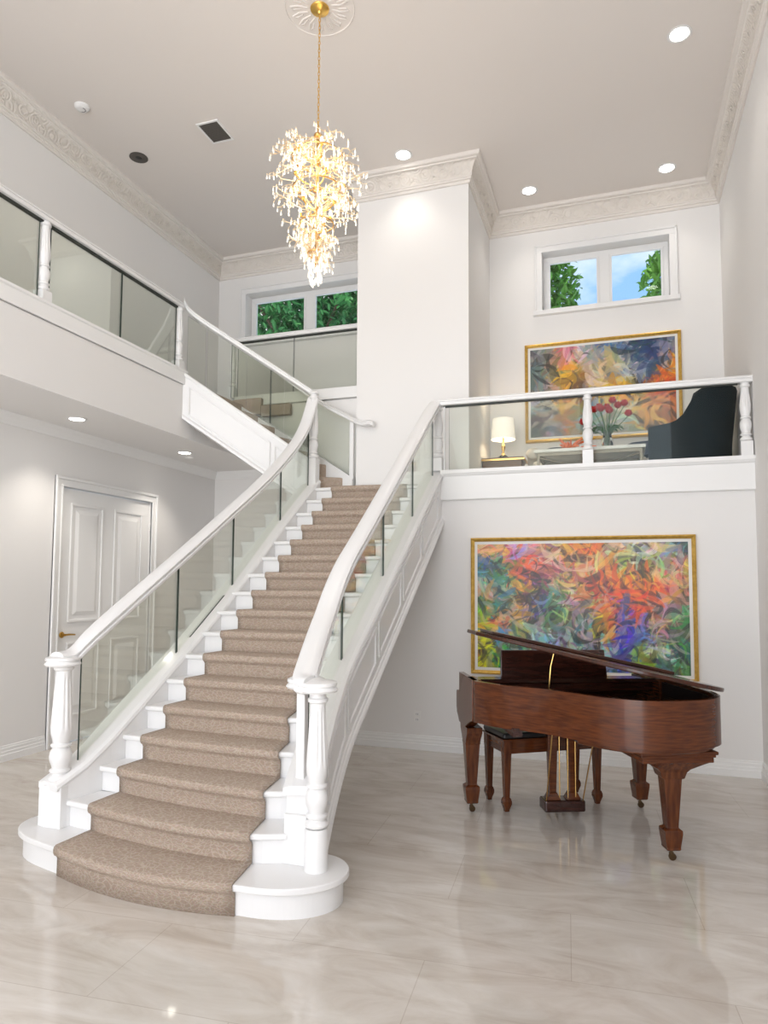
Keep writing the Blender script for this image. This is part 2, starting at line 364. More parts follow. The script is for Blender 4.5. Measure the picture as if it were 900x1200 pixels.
# ------------------------------------------------------------------ windows
def window(name, op, nth):
    x0, x1, z0, z1 = op; y = YB
    mb = MB()   # frame in the reveal
    fw = .055; yy0, yy1 = YB+.15, YB+.21
    mb.box(x0, x1, yy0, yy1, z1-fw, z1); mb.box(x0, x1, yy0, yy1, z0, z0+fw); mb.box(x0, x0+fw, yy0, yy1, z0+fw, z1-fw); mb.box(x1-fw, x1, yy0, yy1, z0+fw, z1-fw)
    xm = (x0+x1)/2; mb.box(xm-.06, xm+.06, yy0-.01, yy1, z0+fw, z1-fw)
    o = mb.build(name, 'white_gloss', bevel=.005); struct(o, nth, 'window')
    mb = MB()
    for a, b_ in ((x0+fw, xm-.06), (xm+.06, x1-fw)):   # sash beads
        w = .028
        mb.box(a, b_, yy0-.015, yy0+.03, z1-fw-w, z1-fw); mb.box(a, b_, yy0-.015, yy0+.03, z0+fw, z0+fw+w)
        mb.box(a, a+w, yy0-.015, yy0+.03, z0+fw+w, z1-fw-w); mb.box(b_-w, b_, yy0-.015, yy0+.03, z0+fw+w, z1-fw-w)
    mb.build('sash', 'white_gloss', o, bevel=.004)
    for a, b_ in ((x0+fw, xm-.06), (xm+.06, x1-fw)):
        MB().box(a, b_, yy0+.01, yy0+.016, z0+fw, z1-fw).build('window_pane', 'window_glass', o)
    # casing on the wall and the sill
    mb = MB(); cw = .085
    mb.box(x0-cw, x1+cw, y-.022, y, z1, z1+cw); mb.box(x0-cw, x0, y-.022, y, z0-.02, z1); mb.box(x1, x1+cw, y-.022, y, z0-.02, z1)
    mb.box(x0-cw, x1+cw, y-.036, y, z1+cw-.02, z1+cw); mb.box(x0-cw, x0-cw+.02, y-.036, y, z0, z1+cw); mb.box(x1+cw-.02, x1+cw, y-.036, y, z0, z1+cw)
    mb.build('window_casing', 'white_gloss', o, bevel=.004)
    MB().box(x0-cw-.02, x1+cw+.02, y-.06, y+.15, z0-.055, z0-.0).build('window_sill', 'white_gloss', o, bevel=.006)
window('window_1', WM, 'white two-pane clerestory window full of green leaves')
window('window_2', WR, 'white two-pane clerestory window over the loft painting')

# ------------------------------------------------------------------ door
o = MB()
o.box(XL-.055, XL-.012, DY0, DY1, .01, DZ-.01)
door = struct(o.build('door_1', 'trim_white'), 'closed white panelled door with brass lever', 'door')
mb = MB(); fx = XL-.012
def panel_frame(mb, y0, y1, z0, z1, x, d=.014, w=.03):
    # raised frame moulding and raised field
    for (a0, a1, b0, b1) in ((y0, y1, z1-w, z1), (y0, y1, z0, z0+w), (y0, y0+w, z0+w, z1-w), (y1-w, y1, z0+w, z1-w)):
        mb.box(x, x+d, a0, a1, b0, b1)
    mb.add([(x, y0+.07, z0+.07), (x, y1-.07, z0+.07), (x, y1-.07, z1-.07), (x, y0+.07, z1-.07),
            (x+d, y0+.11, z0+.11), (x+d, y1-.11, z0+.11), (x+d, y1-.11, z1-.11), (x+d, y0+.11, z1-.11)],
           [(4, 5, 6, 7), (0, 1, 5, 4), (1, 2, 6, 5), (2, 3, 7, 6), (3, 0, 4, 7)])
for (a, b_) in ((DY0+.14, DY0+.62), (DY0+.79, DY1-.14)):
    panel_frame(mb, a, b_, .26, 1.02, fx); panel_frame(mb, a, b_, 1.22, DZ-.15, fx)
mb.build('door_panel', 'trim_white', door, bevel=.005)
mb = MB(); cw = .10
for d, a, c in ((.018, 0, cw), (.034, cw-.028, cw), (.026, 0, .02)):
    mb.box(XL, XL+d, DY0-c, DY1+c, DZ+a, DZ+c); mb.box(XL, XL+d, DY0-c, DY0-a, 0, DZ+a); mb.box(XL, XL+d, DY1+a, DY1+c, 0, DZ+a)
mb.build('door_frame', 'trim_white', door, bevel=.004)
mb = MB(); hy, hz = DY0+.075, 1.10
mb.lathe([(.03, 0), (.032, .006), (.028, .012), (.013, .016), (.012, .05)], (fx, hy, hz), 20, axis=(1, 0, 0))
mb.tube([(fx+.05, hy-.005, hz), (fx+.053, hy+.04, hz+.002), (fx+.05, hy+.09, hz), (fx+.047, hy+.135, hz-.004)], [.011, .010, .009, .008], 10)
mb.build('door_handle', 'brass_handle', door, smooth=True)
for z in (.35, 1.35, 2.3):
    MB().lathe([(.007, -.045), (.009, -.04), (.009, .04), (.007, .045)], (fx+.004, DY1-.004, z), 10).build('hinge', 'trim_white', door)

# ------------------------------------------------------------------ stair geometry
def right_path(y):      # centre line of the right balustrade in plan
    return -1.75 + (.17*((4.3-y)/.95)**1.5 if y < 4.3 else 0)
def left_path(y): return -3.2+.08*(y-3.45)/3.3-.06*max(0, min(1, (3.75-y)/.35))**2
def lerp(a, b, t): return a+(b-a)*t
def interp(x, xs, ys): return float(np.interp(x, xs, ys))
YLn = {1: 3.155, 2: 3.40, 3: 3.63}; YRn = {1: 3.06, 2: 3.29, 3: 3.50}
for k in range(4, 19): YLn[k] = 3.40+(k-2)*.2187; YRn[k] = 3.29+(k-2)*.2315
CXL = lambda k: -2.975+.0075*(k-1)
CXR = lambda k: interp(k, [1, 2, 3, 4, 5, 6, 7, 9, 17], [-1.80, -1.84, -1.88, -1.92, -1.98, -2.035, -2.07, -2.085, -2.05])
SWR = {1: 0, 2: .42, 3: .5, 4: .5, 5: .4, 6: .3, 7: .2}; SWL = {1: .3, 2: .15, 3: .12, 4: .05}
BOW = {1: .085, 2: .05, 3: .03, 4: .012}
stair = thing('staircase', 'wide straight white staircase with beige carpet runner and rounded bottom step', 'staircase', (-2.4, 3.4, 0))
SO = Vector((-2.4, 3.4, 0))
def part(mb, name, mats, parent, org, **k):
    mb.v = [(v[0]-org[0], v[1]-org[1], v[2]-org[2]) for v in mb.v]
    return mb.build(name, mats, parent, **k)
def inner_l(y): return left_path(y)+.085
def inner_r(y): return right_path(y)-.095
def nose(k, x0, x1, m=12):
    # nosing curve between carpet reference points, extrapolated to x0..x1
    pts = []
    for i in range(m+1):
        x = lerp(x0, x1, i/m); t = (x-CXL(k))/(CXR(k)-CXL(k)); tt = min(1, max(0, t))
        y = lerp(YLn[k], YRn[k], tt)-BOW.get(k, 0)*4*tt*(1-tt)
        if t < 0: y += SWL.get(k, 0)*(CXL(k)-x)
        if t > 1: y += SWR.get(k, .09)*(x-CXR(k))
        pts.append((x, y))
    return pts
# curtail step outline
def curtail(off):
    pts = [(-3.40, 3.66), (-3.475, 3.60), (-3.50, 3.50), (-3.475, 3.39), (-3.40, 3.30), (-3.28, 3.235), (-3.13, 3.19)]
    pts += nose(1, -2.97, -1.80, 12)
    pts += [(-1.69, 3.06), (-1.56, 3.085), (-1.45, 3.14), (-1.37, 3.22), (-1.33, 3.31), (-1.33, 3.41), (-1.37, 3.49), (-1.45, 3.56), (-1.55, 3.58)]
    if not off: return pts
    out = []; n = len(pts); c = Vector((-2.4, 3.5))
    for i in range(n):
        a, b_ = Vector(pts[max(i-1, 0)]), Vector(pts[min(i+1, n-1)]); d = (b_-a).normalized(); nn = Vector((-d.y, d.x))
        out.append(tuple(Vector(pts[i])+nn*off))
    return out
def smooth_poly(pts, it=2):
    for _ in range(it):
        o = [pts[0]]
        for a, b_ in zip(pts[:-1], pts[1:]):
            o.append((lerp(a[0], b_[0], .25), lerp(a[1], b_[1], .25))); o.append((lerp(a[0], b_[0], .75), lerp(a[1], b_[1], .75)))
        o.append(pts[-1]); pts = o
    return pts
part(MB().prism(smooth_poly(curtail(.03)), .0, R-.034), 'bottom_step_riser', 'white_gloss', stair, SO)
part(MB().prism(smooth_poly(curtail(0)), R-.034, R), 'tread', 'white_gloss', stair, SO, bevel=.014, seg=3)
for k in range(2, 18):
    z = k*R; yl, yr = YLn[k], YRn[k]
    xl, xr = inner_l(yl)-.03, inner_r(yr)+.03
    if k == 2: xr = -1.665
    f = nose(k, xl, xr)
    back = [(xr, YRn[k+1]+.045+max(0, SWR.get(k+1, .09)*(xr-CXR(k+1)))), (xl, YLn[k+1]+.045)]
    if k == 17: back = [(xr, YP+.0), (xr, YP+.02), (xl, YP+.02)]
    part(MB().prism(f+back, z-.034, z), 'tread', 'white_gloss', stair, SO, bevel=.012, seg=3)
    rs = [(x, y+.028) for x, y in f]; rb = [(x, y+.05) for x, y in reversed(f)]
    part(MB().prism(rs+rb, (k-1)*R, z-.034), 'riser', 'white_gloss', stair, SO)
# carpet runner
mb = MB(); cols = 16; prof_rows = []
for k in range(1, 18):
    z = k*R; zb = (k-1)*R+(.014 if k > 1 else 0)
    pr = [(.014, zb), (.014, z-.062), (.006, z-.048), (-.008, z-.040), (-.016, z-.026), (-.017, z-.008), (-.012, z+.006), (.002, z+.014)]
    for (dy, zz) in pr: prof_rows.append([(x, y+dy, zz) for x, y in nose(k, CXL(k), CXR(k), cols)])
prof_rows.append([(lerp(CXL(17), CXR(17), i/cols), YP+.04, L1+.014) for i in range(cols+1)])
V = [p for r_ in prof_rows for p in r_]; n = cols+1
# give thickness: second shell offset underneath
F = [(j*n+i, j*n+i+1, (j+1)*n+i+1, (j+1)*n+i) for j in range(len(prof_rows)-1) for i in range(cols)]
mb.add(V, F)
car = part(mb, 'carpet_runner', 'carpet', stair, SO, smooth=True)
so_ = car.modifiers.new('pile', 'SOLIDIFY'); so_.thickness = .013; so_.offset = -1

def stringer(mb, ys, cx, ztop, zbot, w0, w1, zfun=None):
    """solid wall following the stair in plan: cx(y) centre, w0/w1 offsets left/right"""
    vs = []
    for y in ys:
        c = cx(y)
        vs += [(c+w0, y, zbot(y)), (c+w1, y, zbot(y)), (c+w1, y, ztop(y)), (c+w0, y, ztop(y))]
    n = len(ys); fs = [(0, 1, 2, 3), (4*n-1, 4*n-2, 4*n-3, 4*n-4)]
    for i in range(n-1):
        for q in range(4): fs.append((i*4+q, i*4+(q+1) % 4, (i+1)*4+(q+1) % 4, (i+1)*4+q))
    return mb.add(vs, fs)
rcap = lambda y: 2.752-.675*(YP-y) if y > 3.62 else max(.405, 2.752-.675*(YP-3.62)-(3.62-y)*.45)
rbot = lambda y: max(.0, 2.29-.675*(YP-y)-.02)
ysR = [3.40+i*(YP-3.40)/28 for i in range(29)]
lcz = [(3.39, .405), (3.5, .455), (4.62, 1.155), (5.147, 1.515), (6.113, 2.255), (6.78, 2.735)]
lcap = lambda y: interp(y, [a for a, b in lcz], [b for a, b in lcz])
lbot = lambda y: max(0, lcap(y)-.50)
ysL = [3.40+i*(6.80-3.40)/20 for i in range(21)]
part(stringer(MB(), ysR, right_path, rcap, rbot, -.095, .072), 'stringer', 'white_gloss', stair, SO)
part(stringer(MB(), ysL, left_path, lcap, lbot, -.085, .085), 'stringer', 'white_gloss', stair, SO)
capR = [(-.105, -.03), (.085, -.03), (.092, -.012), (.085, .006), (.06, .018), (-.06, .018), (-.105, .006)]
part(MB().sweep([(right_path(y), y, rcap(y)) for y in [3.385]+ysR[1:]], capR), 'stringer_cap', 'white_gloss', stair, SO)
part(MB().sweep([(left_path(y), y, lcap(y)) for y in [3.385]+ysL[1:]], [(a*1.0, b) for a, b in capR]), 'stringer_cap', 'white_gloss', stair, SO)
# panel mouldings and bottom bead on the outer right face
mb = MB()
def outer(y): return right_path(y)+.072
ysb = [y for y in ysR if rbot(y) > .01]
mb.sweep([(outer(y), y, rbot(y)) for y in ysb], [(0, -.03), (.028, -.03), (.032, -.01), (.022, .01), (.012, .018), (.012, .035), (0, .04)])
mb.sweep([(outer(y), y, rcap(y)-.03) for y in ysR], [(0, -.035), (.010, -.03), (.014, -.012), (.022, 0), (0, 0)])
edges = [3.72, 4.20, 4.80, 5.40, 6.00, 6.60]
for a, b_ in zip(edges[:-1], edges[1:]):
    a += .035; b_ -= .035; yy = [lerp(a, b_, i/6) for i in range(7)]
    top = [(outer(y), y, rcap(y)-.115) for y in yy]; bot = [(outer(y), y, rbot(y)+.115) for y in yy]
    pr = [(-.004, -.012), (.012, -.010), (.014, 0), (.012, .010), (-.004, .012)]
    mb.sweep(top, pr); mb.sweep(bot, pr)
    for y in (a, b_): mb.box(outer(y)-.004, outer(y)+.012, y-.011, y+.011, rbot(y)+.115, rcap(y)-.115)
part(mb, 'panel_moulding', 'white_gloss', stair, SO)
# soffit under the flight
mb = MB(); vs = []
for y in ysR: vs += [(left_path(y), y, rbot(y)+.05), (right_path(y), y, rbot(y)+.05), (right_path(y), y, rbot(y)+.09), (left_path(y), y, rbot(y)+.09)]
fs = [(0, 1, 2, 3), (len(vs)-1, len(vs)-2, len(vs)-3, len(vs)-4)]
for i in range(len(ysR)-1):
    for q in range(4): fs.append((i*4+q, i*4+(q+1) % 4, (i+1)*4+(q+1) % 4, (i+1)*4+q))
mb.add(vs, fs); part(mb, 'soffit', 'wall_paint', stair, SO)

# ---- upper flight turning left to the balcony
A = Vector((XB, 6.20, 0)); B = Vector((-3.10, 6.78, 0)); FA = Vector((-4.42, 7.22, 0)); FB = Vector((-2.76, 7.10, 0))
UO = Vector((-3.6, 6.9, L1))
up = thing('upper_staircase', 'short upper flight from the landing up to the left balcony', 'staircase', UO)
near = lambda t: A.lerp(B, t); far = lambda t: FA.lerp(FB, t)
d_n = (B-A).normalized(); nrm = Vector((d_n.y, -d_n.x, 0))      # toward the camera
def wallseg(P0, P1, zt0, zt1, zb0, zb1, w0, w1):
    d = (P1-P0).normalized(); s = Vector((d.y, -d.x, 0)); mb = MB(); vs = []
    for P, zt, zb in ((P0, zt0, zb0), (P1, zt1, zb1)):
        for w, z in ((w0, zb), (w1, zb), (w1, zt), (w0, zt)): vs.append((P.x+s.x*w, P.y+s.y*w, z))
    return mb.add(vs, [(0, 1, 2, 3), (7, 6, 5, 4), (0, 4, 5, 1), (1, 5, 6, 2), (2, 6, 7, 3), (3, 7, 4, 0)])
c0, c1 = 3.865, 2.925
part(wallseg(A, B, c0, c1, c0-.49, c1-.49, -.10, .0), 'stringer', 'white_gloss', up, UO)
part(MB().sweep([tuple(A+Vector((0, 0, c0))), tuple(B+Vector((0, 0, c1)))], [(-.11, -.02), (.015, -.02), (.02, 0), (.01, .02), (-.11, .02)]), 'stringer_cap', 'white_gloss', up, UO)
mb = MB()
pr = [(-.004, -.011), (.012, -.009), (.014, 0), (.012, .009), (-.004, .011)]
zc = lambda t: lerp(c0, c1, t)
for (t0, t1) in ((.05, .66), (.70, .96)):
    for dz in (-.10, -.40): mb.sweep([tuple(near(t0)+Vector((0, 0, zc(t0)+dz))), tuple(near(t1)+Vector((0, 0, zc(t1)+dz)))], pr)
    for t_ in (t0, t1):
        p = near(t_)+nrm*.005; mb.tube([(p.x, p.y, zc(t_)-.40), (p.x, p.y, zc(t_)-.10)], .010, 6)
mb.sweep([tuple(A+Vector((0, 0, c0-.49))), tuple(B+Vector((0, 0, c1-.49)))], [(-.004, 0), (.02, 0), (.022, .03), (.01, .05), (-.004, .05)])
part(mb, 'panel_moulding', 'white_gloss', up, UO)
part(wallseg(FA, FB, 3.86, 2.80, 3.3, 2.60, -.02, .06), 'stringer', 'white_gloss', up, UO)
for i in range(7):
    z = L1+(i+1)*(L2-L1)/7; t0 = 1-(i+.15)/7; t1 = 1-(i+1.25)/7
    n0, f0, n1, f1 = near(t0)-nrm*.1, far(t0), near(max(t1, 0))-nrm*.1, far(max(t1, 0))
    mb = MB(); mb.prism([(n0.x, n0.y), (f0.x, f0.y), (f1.x, f1.y), (n1.x, n1.y)], z-.158, z)
    part(mb, 'tread', 'carpet', up, UO, bevel=.014)
mb = MB(); lo = [near(0)-nrm*.05, far(0), far(1), near(1)-nrm*.05]; zz = [c0-.46, c0-.46, c1-.46, c1-.46]
mb.add([(p.x, p.y, z) for p, z in zip(lo, zz)]+[(p.x, p.y, z+.05) for p, z in zip(lo, zz)], [(0, 1, 2, 3), (7, 6, 5, 4), (0, 4, 5, 1), (1, 5, 6, 2), (2, 6, 7, 3), (3, 7, 4, 0)])
part(mb, 'soffit', 'wall_paint', up, UO)
# carpeted nosings where the flight meets the hallway
mb = MB(); mb.box(-4.36, -3.98, 7.17, 7.235, 3.63, 3.83); mb.box(-3.98, -3.60, 7.17, 7.235, 3.60, 3.735)
part(mb, 'carpet_edge', 'carpet', up, UO, bevel=.01)

# ------------------------------------------------------------------ newels and rails
def newel_mb(h, base=.19, r=.052, turned=True, square=True):
    """turned post with square foot, bulb, fluted shaft; origin at its foot"""
    mb = MB(); s = r*1.05
    if square: mb.box(-s, s, -s, s, 0, base)
    else: mb.lathe([(r*1.12, 0), (r*1.12, base-.012), (r*1.0, base)], (0, 0, 0), 32)
    b0 = base
    p = [(r*.72, b0), (r*1.05, b0+.008), (r*1.12, b0+.020), (r*1.02, b0+.032), (r*.80, b0+.040), (r*.78, b0+.048), (r*1.0, b0+.056), (r*1.02, b0+.066), (r*.78, b0+.076),
         (r*.86, b0+.095), (r*1.02, b0+.12), (r*1.08, b0+.145), (r*1.0, b0+.175), (r*.78, b0+.195), (r*.74, b0+.20), (r*.96, b0+.206), (r*.98, b0+.216), (r*.76, b0+.226), (r*.86, b0+.25)]
    mb.lathe(p, (0, 0, 0), 32)
    z0 = b0+.25; z1 = h-.10
    q = [(r*.86, z0), (r*1.0, z0+.03), (r*1.03, z0+.06, .0), (r*1.03, z0+.075, .085)]
    for i in range(1, 8): q.append((lerp(r*1.03, r*.74, i/7), lerp(z0+.075, z1, i/7), .085))
    q += [(r*.74, z1+.01, 0), (r*.72, h-.06), (r*.95, h-.05), (r*.97, h-.035), (r*.78, h-.028), (r*.78, h)]
    mb.lathe(q, (0, 0, 0), 120, flute=12)
    return mb
def newel(root, org, p, h, **k):
    mb = newel_mb(h, **k); o = mb.build('newel_post', 'white_gloss', root, smooth=True); o.location = Vector(p)-Vector(org); return o
RAILP = [(-.058, -.030), (-.050, -.038), (.050, -.038), (.058, -.030), (.060, -.012), (.056, -.006), (.046, -.004), (.046, .004), (.056, .008), (.057, .018), (.045, .032), (.020, .040), (-.020, .040), (-.045, .032), (-.057, .018), (-.056, .008), (-.046, .004), (-.046, -.004), (-.056, -.006), (-.060, -.012)]
def rail(root, org, pts, sc=1.0, name='handrail'):
    mb = MB().sweep(pts, [(a*sc, b_*sc) for a, b_ in RAILP]); return part(mb, name, 'white_gloss', root, org, smooth=True)
def glass(root, org, P0, P1, b0, b1, t0, t1, th=.012):
    mb = wallseg(Vector((*P0, 0)), Vector((*P1, 0)), t0, t1, b0, b1, -th/2, th/2)
    mb.m = [1, 1, 1, 0, 1, 0]
    return part(mb, 'glass_panel', ['rail_glass', 'glass_edge'], root, org)
def bez(p, n=6):
    out = []; P = [Vector(q) for q in p]
    for i in range(len(P)-1):
        p0, p1, p2, p3 = P[max(i-1, 0)], P[i], P[i+1], P[min(i+2, len(P)-1)]
        for k in range(n):
            t_ = k/n; out.append(.5*((2*p1)+(-p0+p2)*t_+(2*p0-5*p1+4*p2-p3)*t_*t_+(-p0+3*p1-3*p2+p3)*t_**3))
    return out+[P[-1]]

# right side of the main flight
NR = Vector((-1.497, 3.36, R))
bR = thing('balustrade', 'curving white handrail with glass panels on the right side of the main stairs', 'railing', NR)
rz = lambda y: interp(y, [3.36, 3.5, 3.76, 3.916, 4.307, 4.85, 5.527, 6.402, 6.74], [1.125, 1.185, 1.335, 1.432, 1.735, 2.115, 2.598, 3.235, 3.462])
newel(bR, NR, NR, .90, square=False, base=.21, r=.055)
pts = [(-1.53, 3.335, 1.09), (-1.575, 3.36, 1.105)]+[(right_path(y)+.005, y, rz(y)) for y in np.linspace(3.5, 6.62, 16)]+[(-1.742, 6.74, 3.455)]
rail(bR, NR, bez(pts, 3), 1.12)
mb = MB(); cp = [(.075, 0), (.098, .004), (.106, .014), (.100, .024), (.092, .030), (.100, .040), (.098, .052), (.080, .060), (.0, .064)]
mb.lathe(cp, (-1.497, 3.36, 1.052), 40); mb.lathe(cp, (-1.585, 3.40, 1.062), 40)
part(mb, 'rail_cap', 'white_gloss', bR, NR, smooth=True)
mb = MB(); mb.box(-1.655, -1.605, 3.43, 3.48, .40, 1.14); part(mb, 'rail_post', 'white_gloss', bR, NR, bevel=.006)
g = [3.50, 4.30, 5.14, 5.95, 6.66]
for a, b_ in zip(g[:-1], g[1:]):
    a += .006; b_ -= .006; ns_ = 4 if a < 4.2 else 1
    mb = MB(); yy = [lerp(a, b_, i/ns_) for i in range(ns_+1)]; vs = []
    for y in yy:
        for w, z in ((-.006, rcap(y)+.014), (.006, rcap(y)+.014), (.006, rz(y)-.04), (-.006, rz(y)-.04)): vs.append((right_path(y)+w, y, z))
    fs = [(0, 1, 2, 3), (4*ns_+3, 4*ns_+2, 4*ns_+1, 4*ns_)]; mi = [1, 1]
    for i in range(ns_):
        for q in range(4): fs.append((i*4+q, i*4+(q+1) % 4, (i+1)*4+(q+1) % 4, (i+1)*4+q)); mi.append(0 if q in (1, 3) else 1)
    mb.add(vs, fs); mb.m = mi; part(mb, 'glass_panel', ['rail_glass', 'glass_edge'], bR, NR)

# left side of the main flight
NL = Vector((-3.245, 3.455, .405))
bL = thing('balustrade', 'white handrail with glass panels on the left side of the main stairs', 'railing', NL)
lr = [(3.46, 1.19), (3.64, 1.285), (4.031, 1.529), (4.533, 1.832), (5.136, 2.20), (5.80, 2.62), (6.30, 3.00), (6.58, 3.29), (6.76, 3.62)]
lrz = lambda y: interp(y, [a for a, b in lr], [b for a, b in lr])
newel(bL, NL, NL, .73, base=.012, r=.061)
pts = [(-3.25, 3.40, 1.150), (-3.23, 3.50, 1.165)]+[(left_path(y), y, z) for y, z in lr[1:]]
rail(bL, NL, bez(pts, 5), 1.1)
part(MB().lathe(cp, (-3.245, 3.445, 1.105), 40), 'rail_cap', 'white_gloss', bL, NL, smooth=True)
part(MB().box(-3.30, -3.165, 3.382, 3.53, R, .40), 'post_block', 'white_gloss', bL, NL, bevel=.004)
g = [3.56, 4.50, 5.25, 6.08, 6.68]
for a, b_ in zip(g[:-1], g[1:]):
    a += .005; b_ -= .005
    glass(bL, NL, (left_path(a), a), (left_path(b_), b_), lcap(a)+.012, lcap(b_)+.012, lrz(a)-.06, lrz(b_)-.06)
part(MB().box(-1.69, -1.56, 3.372, 3.55, R, .41), 'post_block', 'white_gloss', bR, NR, bevel=.004)

# upper flight near and far
bU = thing('balustrade', 'sloping glass railing of the upper flight, near side, meeting the tall landing newel', 'railing', B+Vector((0, 0, L1)))
OU = B+Vector((0, 0, L1))
mb = newel_mb(1.04, base=.33, r=.050); mb.lathe([(.03, 1.03), (.055, 1.035), (.058, 1.05), (.04, 1.065), (.0, 1.07)], (0, 0, 0), 32)
o = mb.build('newel_post', 'white_gloss', bU, smooth=True); o.location = (-.005, -.02, 0)
UR = [(XB, 6.18, 4.66), (XB+.03, 6.20, 4.575), (XB+.10, 6.235, 4.50)]+[tuple(near(t_)+Vector((0, 0, lerp(4.56, 3.68, t_)))) for t_ in (.15, .3, .5, .7, .9, 1.0)]
rail(bU, OU, bez(UR, 3), .85)
for a, b_ in ((.02, .16), (.17, .47), (.475, .76), (.765, .965)):
    p, q = near(a)-nrm*.05, near(b_)-nrm*.05
    glass(bU, OU, p[:2], q[:2], zc(a)+.01, zc(b_)+.01, lerp(4.56, 3.68, a)-.03, lerp(4.56, 3.68, b_)-.03)
bF = thing('balustrade', 'sloping glass railing of the upper flight, far side, ending in a curl by the column', 'railing', FB+Vector((0, 0, L1)))
OF = FB+Vector((0, 0, L1))
fz = lambda x: interp(x, [-4.42, -3.21, -2.81], [4.60, 3.70, 3.475])
pts = [(-4.42, 7.22, 4.60), (-3.8, 7.17, fz(-3.8)), (-3.2, 7.12, 3.70), (-2.84, 7.08, 3.49), (-2.73, 7.05, 3.43), (-2.63, 7.02, 3.385), (-2.54, 7.0, 3.385), (-2.50, 7.0, 3.36)]
rail(bF, OF, bez(pts, 4), .75)
part(MB().box(-2.80, -2.755, 7.045, 7.085, 2.78, 3.45), 'rail_post', 'white_gloss', bF, OF, bevel=.004)
zf = lambda x: lerp(3.88, 2.80, (x+4.42)/(4.42-2.76))
for a, b_ in ((-4.40, -3.85), (-3.84, -3.30), (-3.29, -2.80)):
    ya, yb = lerp(7.20, 7.08, (a+4.42)/1.66), lerp(7.20, 7.08, (b_+4.42)/1.66)
    glass(bF, OF, (a, ya), (b_, yb), zf(a), zf(b_), fz(a)-.02, fz(b_)-.02)
# balcony along the left
OB = Vector((XB-.05, 4.33, 3.895))
bB = thing('balustrade', 'level glass railing along the upper left balcony', 'railing', OB)
rail(bB, OB, [(XB-.045, -2.5, 4.61), (XB-.045, 6.19, 4.61)], .85)
for y in (2.40, 4.33, 6.17):
    newel(bB, OB, (XB-.045, y, 3.895), .70, base=.10, r=.046)
for a, b_ in ((.6, 2.34), (2.46, 3.36), (3.37, 4.27), (4.39, 5.255), (5.265, 6.11)):
    glass(bB, OB, (XB-.045, a), (XB-.045, b_), 3.895, 3.895, 4.575, 4.575)
part(MB().box(XB-.06, XB-.03, .6, 6.12, 4.560, 4.580), 'rail_channel', 'dark_seal', bB, OB)
# hallway railing below the window
OH = Vector((-4.45, 7.30, 3.885))
bH = thing('balustrade', 'level glass railing in front of the hallway window', 'railing', OH)
rail(bH, OH, [(-4.45, 7.31, 4.605), (XK0, 7.31, 4.605)], .75)
newel(bH, OH, (-4.45, 7.31, 3.885), .70, base=.14, r=.040)
glass(bH, OH, (-4.38, 7.31), (-3.63, 7.31), 3.885, 3.885, 4.57, 4.57); glass(bH, OH, (-3.62, 7.31), (XK0-.02, 7.31), 3.885, 3.885, 4.57, 4.57)
part(MB().box(-4.40, XK0, 7.295, 7.325, 4.560, 4.578), 'rail_channel', 'dark_seal', bH, OH)
# loft railing
OLf = Vector((-1.70, YP, 2.768))
bT = thing('balustrade', 'level white and glass railing along the edge of the loft', 'railing', OLf)
rail(bT, OLf, [(-1.74, YP, 3.462), (XR, YP, 3.455)], .85)
for x in (-1.715, -.262, 1.075): newel(bT, OLf, (x, YP, 2.768), .67, base=.13, r=.046)
for a, b_ in ((-1.60, -.33), (-.19, 1.01)): glass(bT, OLf, (a, YP), (b_, YP), 2.768, 2.768, 3.43, 3.43)
part(MB().box(-1.66, 1.02, YP-.012, YP+.012, 3.412, 3.432), 'rail_channel', 'dark_seal', bT, OLf)
part(MB().box(-1.655, -1.64, YP-.015, YP+.015, 2.768, 3.42), 'rail_post', 'white_gloss', bT, OLf)

# ------------------------------------------------------------------ ceiling fixtures
def downlight(x, y, z, label, group, en=14, r=.075):
    t_ = thing('recessed_downlight', label, 'ceiling light', (x, y, z), 0, group)
    MB().lathe([(r, 0), (r*1.28, -.001), (r*1.30, -.006), (r*1.1, -.010), (r, -.006)], (0, 0, 0), 32).build('trim_ring', 'white_gloss', t_, smooth=True)
    MB().lathe([(r*.97, -.007), (r*.9, -.0085), (.001, -.009)], (0, 0, 0), 28).build('lens', 'lamp_disc', t_)
    d = bpy.data.lights.new('downlight_lamp', 'SPOT'); d.energy = en; d.spot_size = math.radians(105); d.spot_blend = .8; d.color = (1, .93, .84); d.shadow_soft_size = .06
    o = bpy.data.objects.new('downlight_lamp', d); C.objects.link(o); o.parent = t_; o.location = (0, 0, -.03)
for x, y, lb in ((.545, 5.95, 'round recessed downlight nearest the right crown moulding, largest and brightest'), (-2.11, 6.78, 'round recessed downlight in front of the tall white column'),
                 (-.92, 7.87, 'round recessed downlight above the left end of the loft window'), (.563, 7.9, 'round recessed downlight in the corner above the loft window right end')):
    downlight(x, y, ZC, lb, 'downlights in the high ceiling', 13)
downlight(-4.86, 5.22, ZS, 'recessed downlight under the balcony, above the white door', 'downlights under the balcony', 34, .07)
downlight(-4.86, 6.95, ZS, 'recessed downlight under the balcony, farther back near the corner', 'downlights under the balcony', 34, .07)
